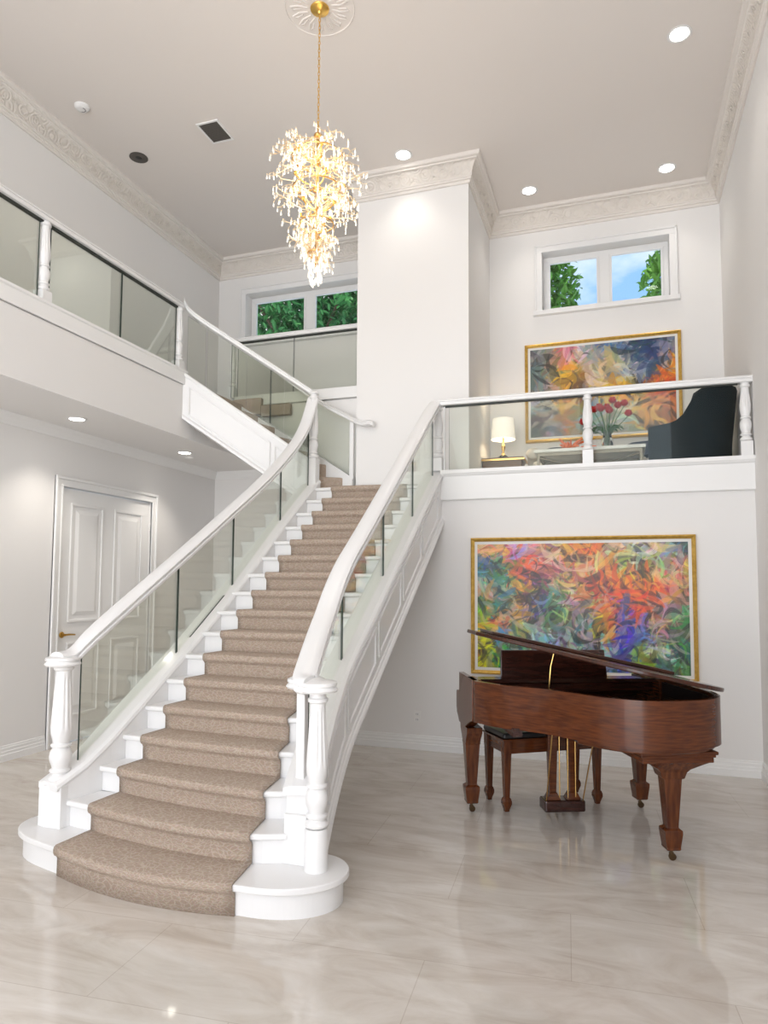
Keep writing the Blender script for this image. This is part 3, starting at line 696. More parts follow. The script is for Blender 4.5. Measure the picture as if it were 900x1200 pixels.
# smoke detector, speaker, vent
t_ = thing('smoke_detector', 'small round white smoke detector on the high ceiling near the left crown', 'smoke detector', (-4.826, 5.10, ZC))
MB().lathe([(.07, 0), (.07, -.012), (.055, -.03), (.03, -.036), (.001, -.036)], (0, 0, 0), 28).build('housing', 'white_gloss', t_, smooth=True)
MB().tube([(.032*math.cos(a), .032*math.sin(a), -.036) for a in np.linspace(-.6, 2.4, 10)], .003, 6).build('grille', 'vent_dark', t_)
t_ = thing('ceiling_speaker', 'round black recessed fitting in the high ceiling beside the vent', 'speaker', (-4.829, 5.936, ZC))
MB().lathe([(.075, 0), (.095, -.001), (.097, -.006), (.078, -.008)], (0, 0, 0), 28).build('ring', 'vent_dark', t_, smooth=True)
MB().lathe([(.074, -.003), (.04, -.004), (.03, -.010), (.001, -.011)], (0, 0, 0), 28).build('cone', 'black_part', t_, smooth=True)
t_ = thing('ceiling_vent', 'rectangular dark slatted air vent in a white frame on the ceiling', 'vent', (-3.81, 5.825, ZC), 0)
mb = MB(); w, h_ = .105, .14
for a in ((-w-.02, w+.02, h_, h_+.02), (-w-.02, w+.02, -h_-.02, -h_), (-w-.02, -w, -h_, h_), (w, w+.02, -h_, h_)): mb.box(a[0], a[1], a[2], a[3], -.010, 0)
mb.build('frame', 'trim_white', t_)
MB().box(-w, w, -h_, h_, -.002, 0).build('backing', 'black_part', t_)
for i in range(12):
    y = -h_+.012+i*(2*h_-.024)/11; mb = MB(); mb.add([(-w, y-.007, -.003), (w, y-.007, -.003), (w, y+.005, -.009), (-w, y+.005, -.009)], [(0, 1, 2, 3)]); mb.build('slat', 'vent_dark', t_)
t_ = thing('smoke_detector', 'tiny flat detector under the balcony beside the far downlight', 'smoke detector', (-5.0, 7.25, ZS))
MB().lathe([(.05, 0), (.05, -.012), (.03, -.022), (.001, -.022)], (0, 0, 0), 20).build('housing', 'outlet_white', t_, smooth=True)
# outlet
t_ = thing('wall_outlet', 'small white electrical outlet low on the wall left of the piano', 'outlet', (-1.925, YP, .32))
MB().box(-.036, .036, -.006, 0, -.058, .058).build('cover_plate', 'outlet_white', t_, bevel=.003)
for z in (-.026, .026):
    o = MB().box(-.017, .017, -.009, -.005, z-.016, z+.016).build('socket', 'white_gloss', t_, bevel=.004)
    mb = MB(); mb.box(-.009, -.006, -.0098, -.0085, z-.006, z+.006); mb.box(.006, .009, -.0098, -.0085, z-.006, z+.006); mb.build('slot', 'black_part', o)
# ------------------------------------------------------------------ paintings
def paint_array(cells, W_, H_, seed, n, big=1.0, warp=1.0, sat=1.5, jit=1.0):
    rg = np.random.RandomState(seed)
    cm = np.array([[[int(c[i:i+2], 16) for i in (0, 2, 4)] for c in row.split()] for row in cells], float)/255
    gh, gw = cm.shape[:2]
    def cells_at(x, y):      # x,y 0..1, y from top
        fx = np.clip(x*gw-.5, 0, gw-1.001); fy = np.clip(y*gh-.5, 0, gh-1.001); ix = fx.astype(int); iy = fy.astype(int)
        tx = (fx-ix)[..., None]; ty = (fy-iy)[..., None]
        tx = tx*tx*(3-2*tx); ty = ty*ty*(3-2*ty)
        return (cm[iy, ix]*(1-tx)+cm[iy, ix+1]*tx)*(1-ty)+(cm[iy+1, ix]*(1-tx)+cm[iy+1, ix+1]*tx)*ty
    Y, X = np.mgrid[0:H_, 0:W_].astype(float)
    img = cells_at(X/W_, Y/H_)
    ph = rg.rand(6)*6.28
    for s in range(n):
        t = s/n; px, py = rg.rand()*W_, rg.rand()*H_
        ang = 1.6*math.sin(px/W_*5+ph[0])+1.7*math.cos(py/H_*4+ph[1]+px/W_*3)+rg.randn()*.7
        ln = (H_*.17*(1-.62*t)*(.5+rg.rand()))*big; wd = ln*(.10+.20*rg.rand()); k = rg.randn()*.65/ln*warp
        j = rg.randn(2)*.035*(1.3-t)*jit
        c = cells_at(np.array(px/W_+j[0]*H_/W_), np.array(py/H_+j[1]))
        q = rg.rand()
        c = np.clip(c*(1+rg.randn()*.26*jit)+rg.randn(3)*.06*jit, 0, 1)
        g_ = c.mean(); c = np.clip(g_+(c-g_)*(sat+.35*rg.rand()), 0, 1)
        if q < .12*jit: c = c*.28
        elif q > 1-.10*jit: c = c*.45+np.array([.93, .88, .82])*.55
        m_ = int(ln*1.3)+2; x0, x1, y0, y1 = max(0, int(px-m_)), min(W_, int(px+m_)), max(0, int(py-m_)), min(H_, int(py+m_))
        if x1 <= x0 or y1 <= y0: continue
        dx = X[y0:y1, x0:x1]-px; dy = Y[y0:y1, x0:x1]-py
        u = dx*math.cos(ang)+dy*math.sin(ang); v = -dx*math.sin(ang)+dy*math.cos(ang)-k*u*u
        e = (u/ln)**2; prof = np.clip(1-e, 0, 1)**.6*wd*(1+.35*u/ln)
        a = np.clip((prof-np.abs(v))/1.2, 0, 1)*(.72+.28*np.sin(v*2.6+ph[2]+s))
        a = np.where(e < 1, a, 0)[..., None]*(.96-.2*rg.rand())
        img[y0:y1, x0:x1] = img[y0:y1, x0:x1]*(1-a)+c*a
    return np.clip(img, 0, 1)
def canvas_material(name):
    m = bpy.data.materials.new(name); m.use_nodes = True; t = m.node_tree; b = t.nodes['Principled BSDF']; b.inputs['Roughness'].default_value = .35
    a = N(t, 'ShaderNodeVertexColor', layer_name='paint'); t.links.new(a.outputs[0], b.inputs['Base Color']); MT[name] = m
canvas_material('oil_paint')
def painting(label, x0, x1, z0, z1, y, cells, seed, n, fr=.035, mount=.028, res=330, **kw):
    w, h = x1-x0, z1-z0
    root = thing('framed_painting', label, 'painting', ((x0+x1)/2, y, z0))
    mb = MB(); prof = [(0, 0), (0, .045), (.012, .052), (fr*.6, .046), (fr, .036), (fr, .0)]
    # frame as mitred ring (x,z plane)
    cs = [(-w/2, 0), (w/2, 0), (w/2, h), (-w/2, h)]; vs = []
    dirs = [(1, 1), (-1, 1), (-1, -1), (1, -1)]
    for (cx, cz), (dx, dz) in zip(cs, dirs):
        for (u, d) in prof: vs.append((cx+dx*u, -d, cz+dz*u))
    k = len(prof); fs = [(i*k+q, ((i+1) % 4)*k+q, ((i+1) % 4)*k+(q+1) % k, i*k+(q+1) % k) for i in range(4) for q in range(k)]
    mb.add(vs, fs).build('picture_frame', 'gold_frame', root)
    MB().box(-w/2+fr-.002, w/2-fr+.002, -.022, -.004, fr-.002, h-fr+.002).build('mount', 'canvas_mount', root)
    a, b_, c, d = -w/2+fr+mount, w/2-fr-mount, fr+mount, h-fr-mount
    Wn = res; Hn = int(res*(d-c)/(b_-a)); img = paint_array(cells, Wn, Hn, seed, n, **kw)
    xs = np.linspace(a, b_, Wn); zs = np.linspace(d, c, Hn)
    XX, ZZ = np.meshgrid(xs, zs); co = np.stack([XX, np.full_like(XX, -.026), ZZ], -1).reshape(-1, 3)
    me = bpy.data.meshes.new('canvas'); idx = np.arange(Wn*Hn).reshape(Hn, Wn)
    q = np.stack([idx[1:, :-1], idx[1:, 1:], idx[:-1, 1:], idx[:-1, :-1]], -1).reshape(-1, 4)
    me.vertices.add(len(co)); me.vertices.foreach_set('co', co.ravel()); me.loops.add(q.size); me.loops.foreach_set('vertex_index', q.ravel())
    me.polygons.add(len(q)); me.polygons.foreach_set('loop_start', np.arange(0, q.size, 4)); me.update()
    lin = np.where(img <= .04045, img/12.92, ((img+.055)/1.055)**2.4)*.86
    ca = me.color_attributes.new('paint', 'FLOAT_COLOR', 'POINT')
    ca.data.foreach_set('color', np.concatenate([lin.reshape(-1, 3), np.ones((len(co), 1))], 1).ravel())
    me.materials.append(MT['oil_paint']); o = bpy.data.objects.new('canvas', me); C.objects.link(o); o.parent = root
    MB().box(a, b_, -.0245, -.018, c, d).build('canvas_edge', 'canvas_mount', root)
    return root
low = ["d1a078 cd9a6e aa90bc d78c82 be9e6e be7828 a8641e 9c6432 e0c4ae bec3c3 c8aa96 6e8c96",
       "3c6e8a 466e46 e15a32 dc5a3c d78c82 cda573 d7aa82 be966e 5c7a48 d7b496 829664 b48c6e",
       "5a8c82 30603e 96604c 6e4a64 dca08c d2a578 b95a3c e17828 e6781e e0702c d7a582 be9678",
       "c8a090 2c6870 dca04a 3c2c40 649078 c8aa8c aa5a3c 6e1e18 d05a1e e16e28 dc5028 be9678",
       "3c5a3c 46807a e1a050 323ca0 4a6a40 96a082 c8b4a0 dc7a32 5a4682 c84628 8c7878 5a6e64",
       "aaaa46 d2643c d2c478 5c6446 506e46 a08c5a 96a5aa e69632 3c3caa 8c7896 c8a082 5a6e50",
       "b4aa28 3c6ea0 bebe6e 96a0a0 96aabe 8ca0aa a0a08c d29650 463cA0 646eaa b4aa96 3c5a3c",
       "beb432 50783c 3c7864 aab4be 96aabe a0aaaa 78828c 96a0aa 4650a0 82a046 e6e1dc 325a5a",
       "aaa028 3c6e3c 28505a 8c8c64 788c96 8c9696 64828c 8c96a0 5a64a0 788c3c 466464 507846"]
painting('large abstract painting behind the grand piano, orange, red and blue in thin gold frame', -1.375, .645, .775, 2.085, YP, low, 3, 2600)
top = ["78828c 8c786e c87882 d7c3b9 6e8296 4a6c94 5a7396 28465a 1e325a 78829a",
       "647878 827c5a dca532 e1c8b9 dcc8b4 bea06e dccdb9 283c64 28375f d7beaf",
       "5a6e6e a0968c dcaa28 825a32 dcc3af c8b496 96a0b4 e1dcd2 32507a e6961e",
       "a0968c beaf9b d7a032 4a2e1c c8beaa e1aa28 dca032 4a4628 be501e aa4620",
       "96a5b4 c8b496 c88c3c 6e4628 7896a0 dcaa3c d2a050 e1b96e dc965a be643c",
       "3c342c b4aa96 c88232 6e9688 648278 b4aaa0 c8c8be e1b464 d7a064 cd8250",
       "3c3630 78828c aa6e3c a0a096 829696 aa9678 96a09a c8965a c8965a aa8250"]
painting('abstract painting on the loft back wall, yellow, cream and dark blue in a gold frame', -1.04, .70, 3.33, 4.52, YB, top, 11, 1100, res=290, big=1.45, warp=.8, sat=1.1, jit=.5)

# ------------------------------------------------------------------ grand piano (keyboard towards the back wall)
PO = Vector((-.47, 5.279, 0)); prz = math.atan2(.4046, .9146)
pn = thing('grand_piano', 'walnut baby grand piano with raised lid in front of the large painting', 'piano', PO, prz)
# local frame: x = along the keyboard (treble -x, bass +x), tail towards -y
def cat(pts, n=6):
    P = [Vector((*p, 0)) for p in pts]; out = []
    for i in range(len(P)-1):
        p0, p1, p2, p3 = P[max(i-1, 0)], P[i], P[i+1], P[min(i+2, len(P)-1)]
        for k in range(n):
            t = k/n; v = .5*((2*p1)+(-p0+p2)*t+(2*p0-5*p1+4*p2-p3)*t*t+(-p0+3*p1-3*p2+p3)*t**3); out.append((v.x, v.y))
    return out+[(P[-1].x, P[-1].y)]
curve = cat([(-.655, -.36), (-.60, -.455), (-.53, -.545), (-.40, -.65), (-.29, -.755), (-.19, -.90), (-.08, -1.06), (.05, -1.175), (.18, -1.22), (.34, -1.215), (.48, -1.185), (.60, -1.115), (.68, -1.0), (.72, -.82)], 5)
outl = [(-.667, .18), (-.667, -.33)]+curve+[(.725, .18)]     # open at the keyboard end
ZR0, ZR1 = .695, .97
def offset(poly, d):
    out = []
    for i, p in enumerate(poly):
        a = Vector(poly[max(i-1, 0)]); b_ = Vector(poly[min(i+1, len(poly)-1)]); t = (b_-a).normalized(); nn = Vector((-t.y, t.x)); out.append((p[0]+nn.x*d, p[1]+nn.y*d))
    return out
def ring(outer, inner, z0, z1):
    mb = MB(); n = len(outer); vs = []
    for (o_, i_) in zip(outer, inner): vs += [(*o_, z0), (*o_, z1), (*i_, z1), (*i_, z0)]
    fs = [(0, 1, 2, 3), (4*n-1, 4*n-2, 4*n-3, 4*n-4)]
    for i in range(n-1):
        for q in range(4): fs.append((i*4+q, i*4+(q+1) % 4, (i+1)*4+(q+1) % 4, (i+1)*4+q))
    return mb.add(vs, fs)
inn = offset(outl, .035)
ring(outl, inn, ZR0, ZR1).build('case', 'walnut', pn, smooth=True)
MB().prism(offset(outl, .03), ZR0+.01, ZR0+.05).build('soundboard', 'piano_inside', pn)
# inner rim facing and iron plate with strings
ring(offset(outl, .034), offset(outl, .05), ZR0+.05, ZR1-.02).build('inner_rim', 'piano_inside', pn, smooth=True)
pl_ = [p for p in offset(outl, .06) if p[1] < -.16]
MB().prism(pl_, ZR1-.115, ZR1-.095).build('iron_plate', 'piano_plate', pn)
mb = MB()
for i in range(30):
    x = -.56+i*.04; y1_ = np.interp(x, [-.6, -.3, 0, .3, .62], [-.42, -.68, -1.02, -1.1, -1.05]); mb.tube([(x, -.18, ZR1-.085), (x+.02, y1_, ZR1-.085)], .0018, 4)
o = mb.build('piano_string', 'brass', pn); o['kind'] = 'stuff'
MB().box(-.62, .67, -.20, -.04, ZR1-.10, ZR1-.035).build('pin_block', 'walnut_dark', pn, bevel=.01)
# keyboard end: arms with scrolls, key bed, keyslip, fallboard, keys
def cheek(x0, x1):
    pr = [(-.10, ZR1), (-.02, ZR1-.006), (.03, ZR1-.035), (.08, ZR1-.10), (.11, ZR1-.135), (.24, ZR1-.14), (.25, ZR1-.15), (.25, ZR0+.005), (.235, ZR0-.01), (.235, ZR0-.03), (.20, ZR0-.045), (.15, ZR0-.085), (-.06, ZR0-.085), (-.20, ZR0-.03), (-.30, ZR0), (-.30, ZR1)]
    mb = MB(); vs = [(x0, y, z) for y, z in pr]+[(x1, y, z) for y, z in pr]; n = len(pr)
    return mb.add(vs, [tuple(range(n)), tuple(range(n, 2*n))[::-1]]+[(i, (i+1) % n, (i+1) % n+n, i+n) for i in range(n)])
cheek(-.675, -.605).build('arm', 'walnut', pn, bevel=.005); cheek(.655, .728).build('arm', 'walnut', pn, bevel=.005)
MB().box(-.61, .655, -.05, .23, ZR0-.055, ZR0+.0).build('key_bed', 'walnut_dark', pn, bevel=.004)
MB().box(-.61, .655, .225, .245, ZR0, ZR0+.065).build('key_slip', 'walnut', pn, bevel=.004)
mb = MB(); mb.box(-.61, .655, .045, .065, ZR0+.05, ZR1-.06); mb.build('fallboard', 'walnut_dark', pn, bevel=.004)
mat('ivory', (.85, .83, .76), .25)
mb = MB()
for i in range(52): x = -.595+i*(1.22/52); mb.box(x, x+1.22/52-.0012, .07, .225, ZR0+.03, ZR0+.052)
o = mb.build('white_keys', 'ivory', pn)
mb = MB()
for i in range(51):
    if i % 7 in (0, 2, 3, 5, 6): x = -.595+(i+1)*(1.22/52); mb.box(x-.006, x+.006, .07, .165, ZR0+.052, ZR0+.064)
mb.build('black_keys', 'black_part', pn)
# shelves inside (music shelf rails)
MB().box(-.63, .66, -.22, .04, ZR1-.03, ZR1-.018).build('music_shelf', 'walnut_dark', pn, bevel=.003)
mb = MB(); mb.box(-.63, .66, -.235, -.222, ZR1-.028, ZR1-.002); mb.build('shelf_rail', 'walnut_dark', pn)
# music desk: upright panel leaning towards the player
mb = MB(); mb.add([(-.40, -.02, ZR1-.02), (.40, -.02, ZR1-.02), (.40, .03, ZR1+.175), (-.385, .03, ZR1+.175), (-.40, .0, ZR1-.02), (.40, .0, ZR1-.02), (.40, .05, ZR1+.175), (-.385, .05, ZR1+.175)],
                 [(0, 1, 2, 3), (7, 6, 5, 4), (0, 4, 5, 1), (1, 5, 6, 2), (2, 6, 7, 3), (3, 7, 4, 0)])
mb.build('music_desk', 'walnut_dark', pn, bevel=.006)
# lid: hinged on the bass side, raised on the treble side
th = math.radians(12.2); HX, HZ = .735, ZR1+.012
def lidM(): return Matrix.Translation((HX, 0, HZ)) @ Matrix.Rotation(th, 4, 'Y') @ Matrix.Translation((-HX, 0, 0))
lo_ = [(-.69, -.055), (-.69, -.345)]+[(x-.012*(1 if x < .3 else -1), y-.015) for x, y in curve]+[(.745, -.055)]
def slab(poly, z0, z1, name, m_, bev=.006):
    mb = MB().prism(poly, z0, z1).xf(lidM()); return mb.build(name, m_, lid_, bevel=bev, seg=3)
lid_ = MB().prism(lo_, -.004, .022).xf(lidM()).build('lid', 'lid_walnut', pn, bevel=.007, seg=3)
slab([(-.60, -.06), (-.60, -.42), (.70, -.42), (.70, -.06)], .023, .046, 'lid_flap', 'lid_walnut')
mb = MB(); prp = lidM() @ Vector((-.13, -.34, 0))
mb.tube([(-.15, -.34, ZR1-.06), (-.135, -.34, lerp(ZR1, prp.z, .5)), (prp.x, -.34, prp.z)], .0045, 8)
mb.build('lid_prop', 'brass', pn, smooth=True)
for x, y in ((HX, -.2), (HX, -.55), (HX, -.85)):
    MB().lathe([(.006, -.035), (.008, -.03), (.008, .03), (.006, .035)], (x, y, HZ), 10, axis=(0, 1, 0)).build('hinge', 'brass', pn, smooth=True)
# legs: block, curved corbel, square tapered shaft, spade foot, caster
def piano_leg(x, y, ztop, tail=False):
    mb = MB()
    def sq(z, a, b_=None): b_ = b_ or a; return [(-a, -b_, z), (a, -b_, z), (a, b_, z), (-a, b_, z)]
    lv = []
    if tail:
        bmb = MB()
        for a_, b_, z0_, z1_ in ((.235, .165, .645, .665), (.225, .155, .628, .645), (.215, .148, .598, .628)): bmb.box(x-.02-a_, x-.02+a_, y-b_, y+b_, z0_, z1_)
        bmb.build('leg_block', 'walnut', pn, bevel=.005)
    if tail: lv += [sq(.60, .195, .125), sq(.585, .165, .11), sq(.565, .130, .092), sq(.545, .095, .075), sq(.525, .078, .065), sq(.50, .070, .06), sq(.488, .066, .058)]
    else: lv += [sq(.612, .056, .12), sq(.575, .056, .115), sq(.555, .055, .10), sq(.53, .054, .078), sq(.50, .053, .062), sq(.488, .056, .058)]
    lv += [sq(.485, .052), sq(.20, .034), sq(.195, .038), sq(.185, .052), sq(.165, .052), sq(.085, .042), sq(.075, .043), sq(.066, .036)]
    vs = [p for l in lv for p in l]; n = len(lv); fs = [(3, 2, 1, 0), (4*n-4, 4*n-3, 4*n-2, 4*n-1)]
    for j in range(n-1):
        for q in range(4): fs.append((j*4+q, j*4+(q+1) % 4, (j+1)*4+(q+1) % 4, (j+1)*4+q))
    mb.add(vs, fs); o = mb.build('leg', 'walnut_leg', pn, bevel=.004); o.location = (x, y, 0); 
    if tail: o.rotation_euler = (0, 0, -.08)
    c = MB(); c.lathe([(.010, .066), (.010, .05), (.015, .048), (.015, .04)], (0, 0, 0), 12); c.lathe([(.010, -.011), (.021, -.009), (.0225, 0), (.021, .009), (.010, .011)], (0.006, 0, .0225), 20, axis=(0, 1, .2))
    c.build('caster', 'brass_dark', o, smooth=True)
mat('brass_dark', (.14, .09, .05), .35, .9)
piano_leg(-.615, 0, .612); piano_leg(.64, 0, .612); piano_leg(.375, -.965, .66, True)
# tail moulded apron under the case
ap = [p for p in offset(outl, .035) if p[1] < -.86]
MB().prism(ap, ZR0-.03, ZR0+.004).build('apron', 'walnut', pn, bevel=.008, seg=3)
mb = MB()
for x in (-.45, -.1, .3): mb.box(x-.03, x+.03, -.62 if x < -.3 else -.8, -.05, ZR0-.04, ZR0+.012)
mb.build('frame_beam', 'walnut_dark', pn)
# lyre with two tapered posts, pedal box, brass rods and pedals
ly = MB()
def taper(mb, x, y, z0, z1, a0, a1, b0=None, b1=None):
    b0 = b0 or a0; b1 = b1 or a1
    return mb.add([(x-a0, y-b0, z0), (x+a0, y-b0, z0), (x+a0, y+b0, z0), (x-a0, y+b0, z0), (x-a1, y-b1, z1), (x+a1, y-b1, z1), (x+a1, y+b1, z1), (x-a1, y+b1, z1)],
                  [(3, 2, 1, 0), (4, 5, 6, 7), (0, 1, 5, 4), (1, 2, 6, 5), (2, 3, 7, 6), (3, 0, 4, 7)])
lx, lyy = .005, -.14
for s in (-1, 1):
    taper(ly, lx+s*.072, lyy, .165, .69, .024, .040, .020, .03); taper(ly, lx+s*.072, lyy, .12, .17, .052, .028, .045, .03)
ly_o = ly.build('lyre', 'walnut', pn, bevel=.004)
MB().box(lx-.145, lx+.145, lyy-.07, lyy+.07, .045, .125).build('pedal_box', 'walnut_dark', ly_o, bevel=.012)
MB().box(lx-.12, lx+.12, lyy-.05, lyy+.05, .66, .70).build('lyre_block', 'walnut_dark', ly_o, bevel=.006)
for dx in (-.03, .03, .085):
    MB().tube([(lx+dx, lyy-.035, .09), (lx+dx*1.0, lyy-.035, .68)], .0045, 6).build('pedal_rod', 'brass', ly_o, smooth=True)
    mb = MB(); mb.tube([(lx+dx-.02, lyy-.05, .055), (lx+dx-.02, lyy+.10, .055), (lx+dx-.02, lyy+.16, .045)], [.008, .012, .016], 8); mb.build('pedal', 'brass', ly_o, smooth=True)
for s in (-1, 1): MB().tube([(lx+.13*s, lyy-.04, .09), (lx+.15*s, lyy-.26, .68)], .0045, 6).build('lyre_brace', 'brass', ly_o, smooth=True)

# ------------------------------------------------------------------ bench
bn = thing('piano_bench', 'walnut piano bench with black padded leather top behind the piano', 'bench', (-.575, 5.455, 0), math.atan2(.43, .628))
# local: x long, y depth; leg spread .76 x .31
for sx in (-1, 1):
    for sy in (-1, 1):
        mb = MB(); lv = [(.50, .030), (.42, .030), (.40, .028), (.10, .019), (.095, .024), (.075, .030), (.055, .030), (.03, .022), (.012, .017), (0, .016)]
        vs = [];
        for z, a in lv: vs += [(-a, -a, z), (a, -a, z), (a, a, z), (-a, a, z)]
        n = len(lv); fs = [(3, 2, 1, 0), (4*n-4, 4*n-3, 4*n-2, 4*n-1)]+[(j*4+q, j*4+(q+1) % 4, (j+1)*4+(q+1) % 4, (j+1)*4+q) for j in range(n-1) for q in range(4)]
        o = mb.add(vs, fs).build('leg', 'walnut_leg', bn, bevel=.003); o.location = (sx*.37, sy*.15, 0)
mb = MB()
for sy in (-1, 1): mb.box(-.345, .345, sy*.15-.012, sy*.15+.012, .405, .495)
for sx in (-1, 1): mb.box(sx*.37-.012, sx*.37+.012, -.125, .125, .405, .495)
mb.build('apron', 'walnut', bn, bevel=.003)
MB().box(-.412, .412, -.192, .192, .50, .514).build('seat_frame', 'walnut', bn, bevel=.004)
MB().box(-.405, .405, -.185, .185, .514, .556).build('seat_cushion', 'black_leather', bn, bevel=.016, seg=4)

# ------------------------------------------------------------------ chandelier
CH = Vector((-2.19, 4.78, ZC))
ch = thing('chandelier', 'tall tapering gold branch chandelier with crystal drops and glowing bulbs', 'chandelier', CH)
MB().lathe([(.072, 0), (.076, -.006), (.072, -.016), (.05, -.028), (.02, -.036), (.012, -.05), (.001, -.052)], (0, 0, 0), 36).build('canopy', 'gold', ch, smooth=True)
mb = MB(); z = -.05; i = 0
while z > -1.06:
    pts = [(.0085*math.cos(a) if i % 2 else 0, 0 if i % 2 else .0085*math.cos(a), z-.018+.020*math.sin(a)) for a in np.linspace(0, 2*PI, 11)]
    mb.tube(pts, .0027, 5); z -= .032; i += 1
mb.build('chain', 'gold', ch, smooth=True)
mb = MB(); mb.tube([(0, 0, -1.05), (0, 0, -2.12)], .012, 10)
for zz_, r_ in ((-1.06, .035), (-1.22, .05), (-1.5, .04), (-1.8, .035), (-2.1, .02)): mb.sphere((0, 0, zz_), r_, 14, 8, (1, 1, .6))
mb.build('stem', 'gold_stem', ch, smooth=True)
rg = random.Random(5)
def chr_(z):     # envelope radius at depth below the ceiling
    return float(np.interp(-z, [1.02, 1.12, 1.30, 1.5, 1.75, 1.95, 2.02, 2.10, 2.25, 2.30], [.13, .26, .325, .31, .235, .14, .095, .08, .05, .02]))
for zz_, rr_ in ((-1.24, .20), (-1.50, .19), (-1.78, .13), (-2.02, .07)):
    MB().tube([(rr_*math.cos(a), rr_*math.sin(a), zz_) for a in np.linspace(0, 2*PI, 25)], .006, 6).build('ring', 'gold_stem', ch, smooth=True)
drops = []; tips = []
for i in range(96):
    z0 = -rg.choice([1.16, 1.24, 1.34, 1.5, 1.62, 1.78, 1.9, 2.02])-rg.random()*.06; a = (i*.618034 % 1)*2*PI; zt = z0+rg.uniform(-.10, .10)
    R1 = chr_(zt)*rg.uniform(.90, 1.05); pts = []; w = rg.uniform(-.9, .9); n_ = 7
    for q in range(n_):
        t_ = q/(n_-1); r_ = lerp(.03 if z0 > -2 else .02, R1, t_); aa = a+w*t_*t_+.25*math.sin(t_*7+i); pts.append((r_*math.cos(aa), r_*math.sin(aa), lerp(z0, zt, t_)+.04*math.sin(t_*PI)+.012*math.sin(9*t_+i)))
    mb = MB(); mb.tube(pts, [lerp(.0058, .0028, q/(n_-1)) for q in range(n_)], 5)
    for f_ in (.4, .6, .8, 1.0):
        p = Vector(pts[int(f_*(n_-1))]); 
        for s_ in range(2):
            d = Vector((p.x+rg.uniform(-.4, .4)*R1*2, p.y+rg.uniform(-.4, .4)*R1*2, rg.uniform(-.25, .30))).normalized()*rg.uniform(.035, .08)
            m1 = p+d*.5+Vector((rg.uniform(-.012, .012), rg.uniform(-.012, .012), rg.uniform(-.01, .015))); e_ = p+d
            mb.tube([p, m1, e_], [.0028, .0024, .0018], 4)
            mb.sphere(e_, .005, 6, 4)
            tips.append(e_)
    mb.build('branch', 'gold_pale', ch, smooth=True)
def drop_mb(p, s):
    mb = MB(); mb.lathe([(.0006*s, .022*s), (.0025*s, .012*s), (.0055*s, .0), (.006*s, -.006*s), (.004*s, -.012*s), (.0005*s, -.014*s)], (0, 0, 0), 7); mb.v = [(x+p[0], y+p[1], z_+p[2]) for x, y, z_ in mb.v]; return mb
rg.shuffle(tips)
tips.sort(key=lambda p: -(Vector((p.x, p.y)).length/chr_(p.z)))
for p in tips[:100]: drop_mb((p.x, p.y, p.z-.025), 1.15).build('crystal_drop', 'crystal', ch, smooth=True)
mb = MB()
for p in tips[100:560]:
    for dz in ((.022, .052) if p.x*7919 % 1 < .4 else (.022,)): d_ = drop_mb((p.x, p.y, p.z-dz), 1.1); mb.add(d_.v, d_.f)
for i in range(90):       # lowest tier fringe
    z_ = -rg.uniform(2.0, 2.27); r_ = chr_(z_)*rg.uniform(.55, 1.05); a = rg.random()*2*PI; d_ = drop_mb((r_*math.cos(a), r_*math.sin(a), z_), 1.3); mb.add(d_.v, d_.f)
o = mb.build('crystal_fringe', 'crystal', ch, smooth=True); o['kind'] = 'stuff'
bl = [(-1.20, .17, 5), (-1.42, .21, 5), (-1.62, .17, 4), (-1.80, .11, 3), (-2.04, .02, 1)]
for zz_, rr_, cnt in bl:
    for q in range(cnt):
        a = q*2*PI/cnt+zz_*5; x, y = rr_*math.cos(a), rr_*math.sin(a)
        b_ = MB().lathe([(.004, -.016), (.011, -.008), (.013, .002), (.009, .014), (.002, .026)], (x, y, zz_), 10).build('bulb', 'bulb', ch, smooth=True)
        MB().lathe([(.010, -.045), (.013, -.040), (.011, -.018), (.007, -.014)], (x, y, zz_), 10).build('bulb_socket', 'gold', ch, smooth=True)
        mbb = MB().tube([(0, 0, zz_-.06), (x*.6, y*.6, zz_-.075), (x, y, zz_-.045)], .005, 6); mbb.build('arm', 'gold', ch, smooth=True)
for zz_, en in ((-1.3, 8), (-1.7, 6)):
    d = bpy.data.lights.new('chandelier_light', 'POINT'); d.energy = en; d.color = (1, .86, .68); d.shadow_soft_size = .22
    o = bpy.data.objects.new('chandelier_light', d); C.objects.link(o); o.parent = ch; o.location = (0, 0, zz_)
# faint plaster rosette round the canopy
mb = MB()
for i in range(16):
    a = i*PI/8
    mb.tube([(.10*math.cos(a), .10*math.sin(a), 0), (.17*math.cos(a+.10), .17*math.sin(a+.10), -.003), (.235*math.cos(a), .235*math.sin(a), 0), (.21*math.cos(a-.10), .21*math.sin(a-.10), -.003), (.15*math.cos(a-.08), .15*math.sin(a-.08), 0)], .007, 6)
mb.tube([(.275*math.cos(a), .275*math.sin(a), 0) for a in np.linspace(0, 2*PI, 49)], .006, 6)
o = struct(mb.build('ceiling_rosette', 'ceiling_paint', smooth=True)); o.location = CH; o.name = 'trim_6'

# ------------------------------------------------------------------ loft furniture
# armchair, navy velvet, seen from behind on its left
AC = Vector((.70, 7.40, L1)); ac = thing('armchair', 'dark navy velvet wing armchair with tall curved back at the right end of the loft', 'armchair', AC, math.radians(68))
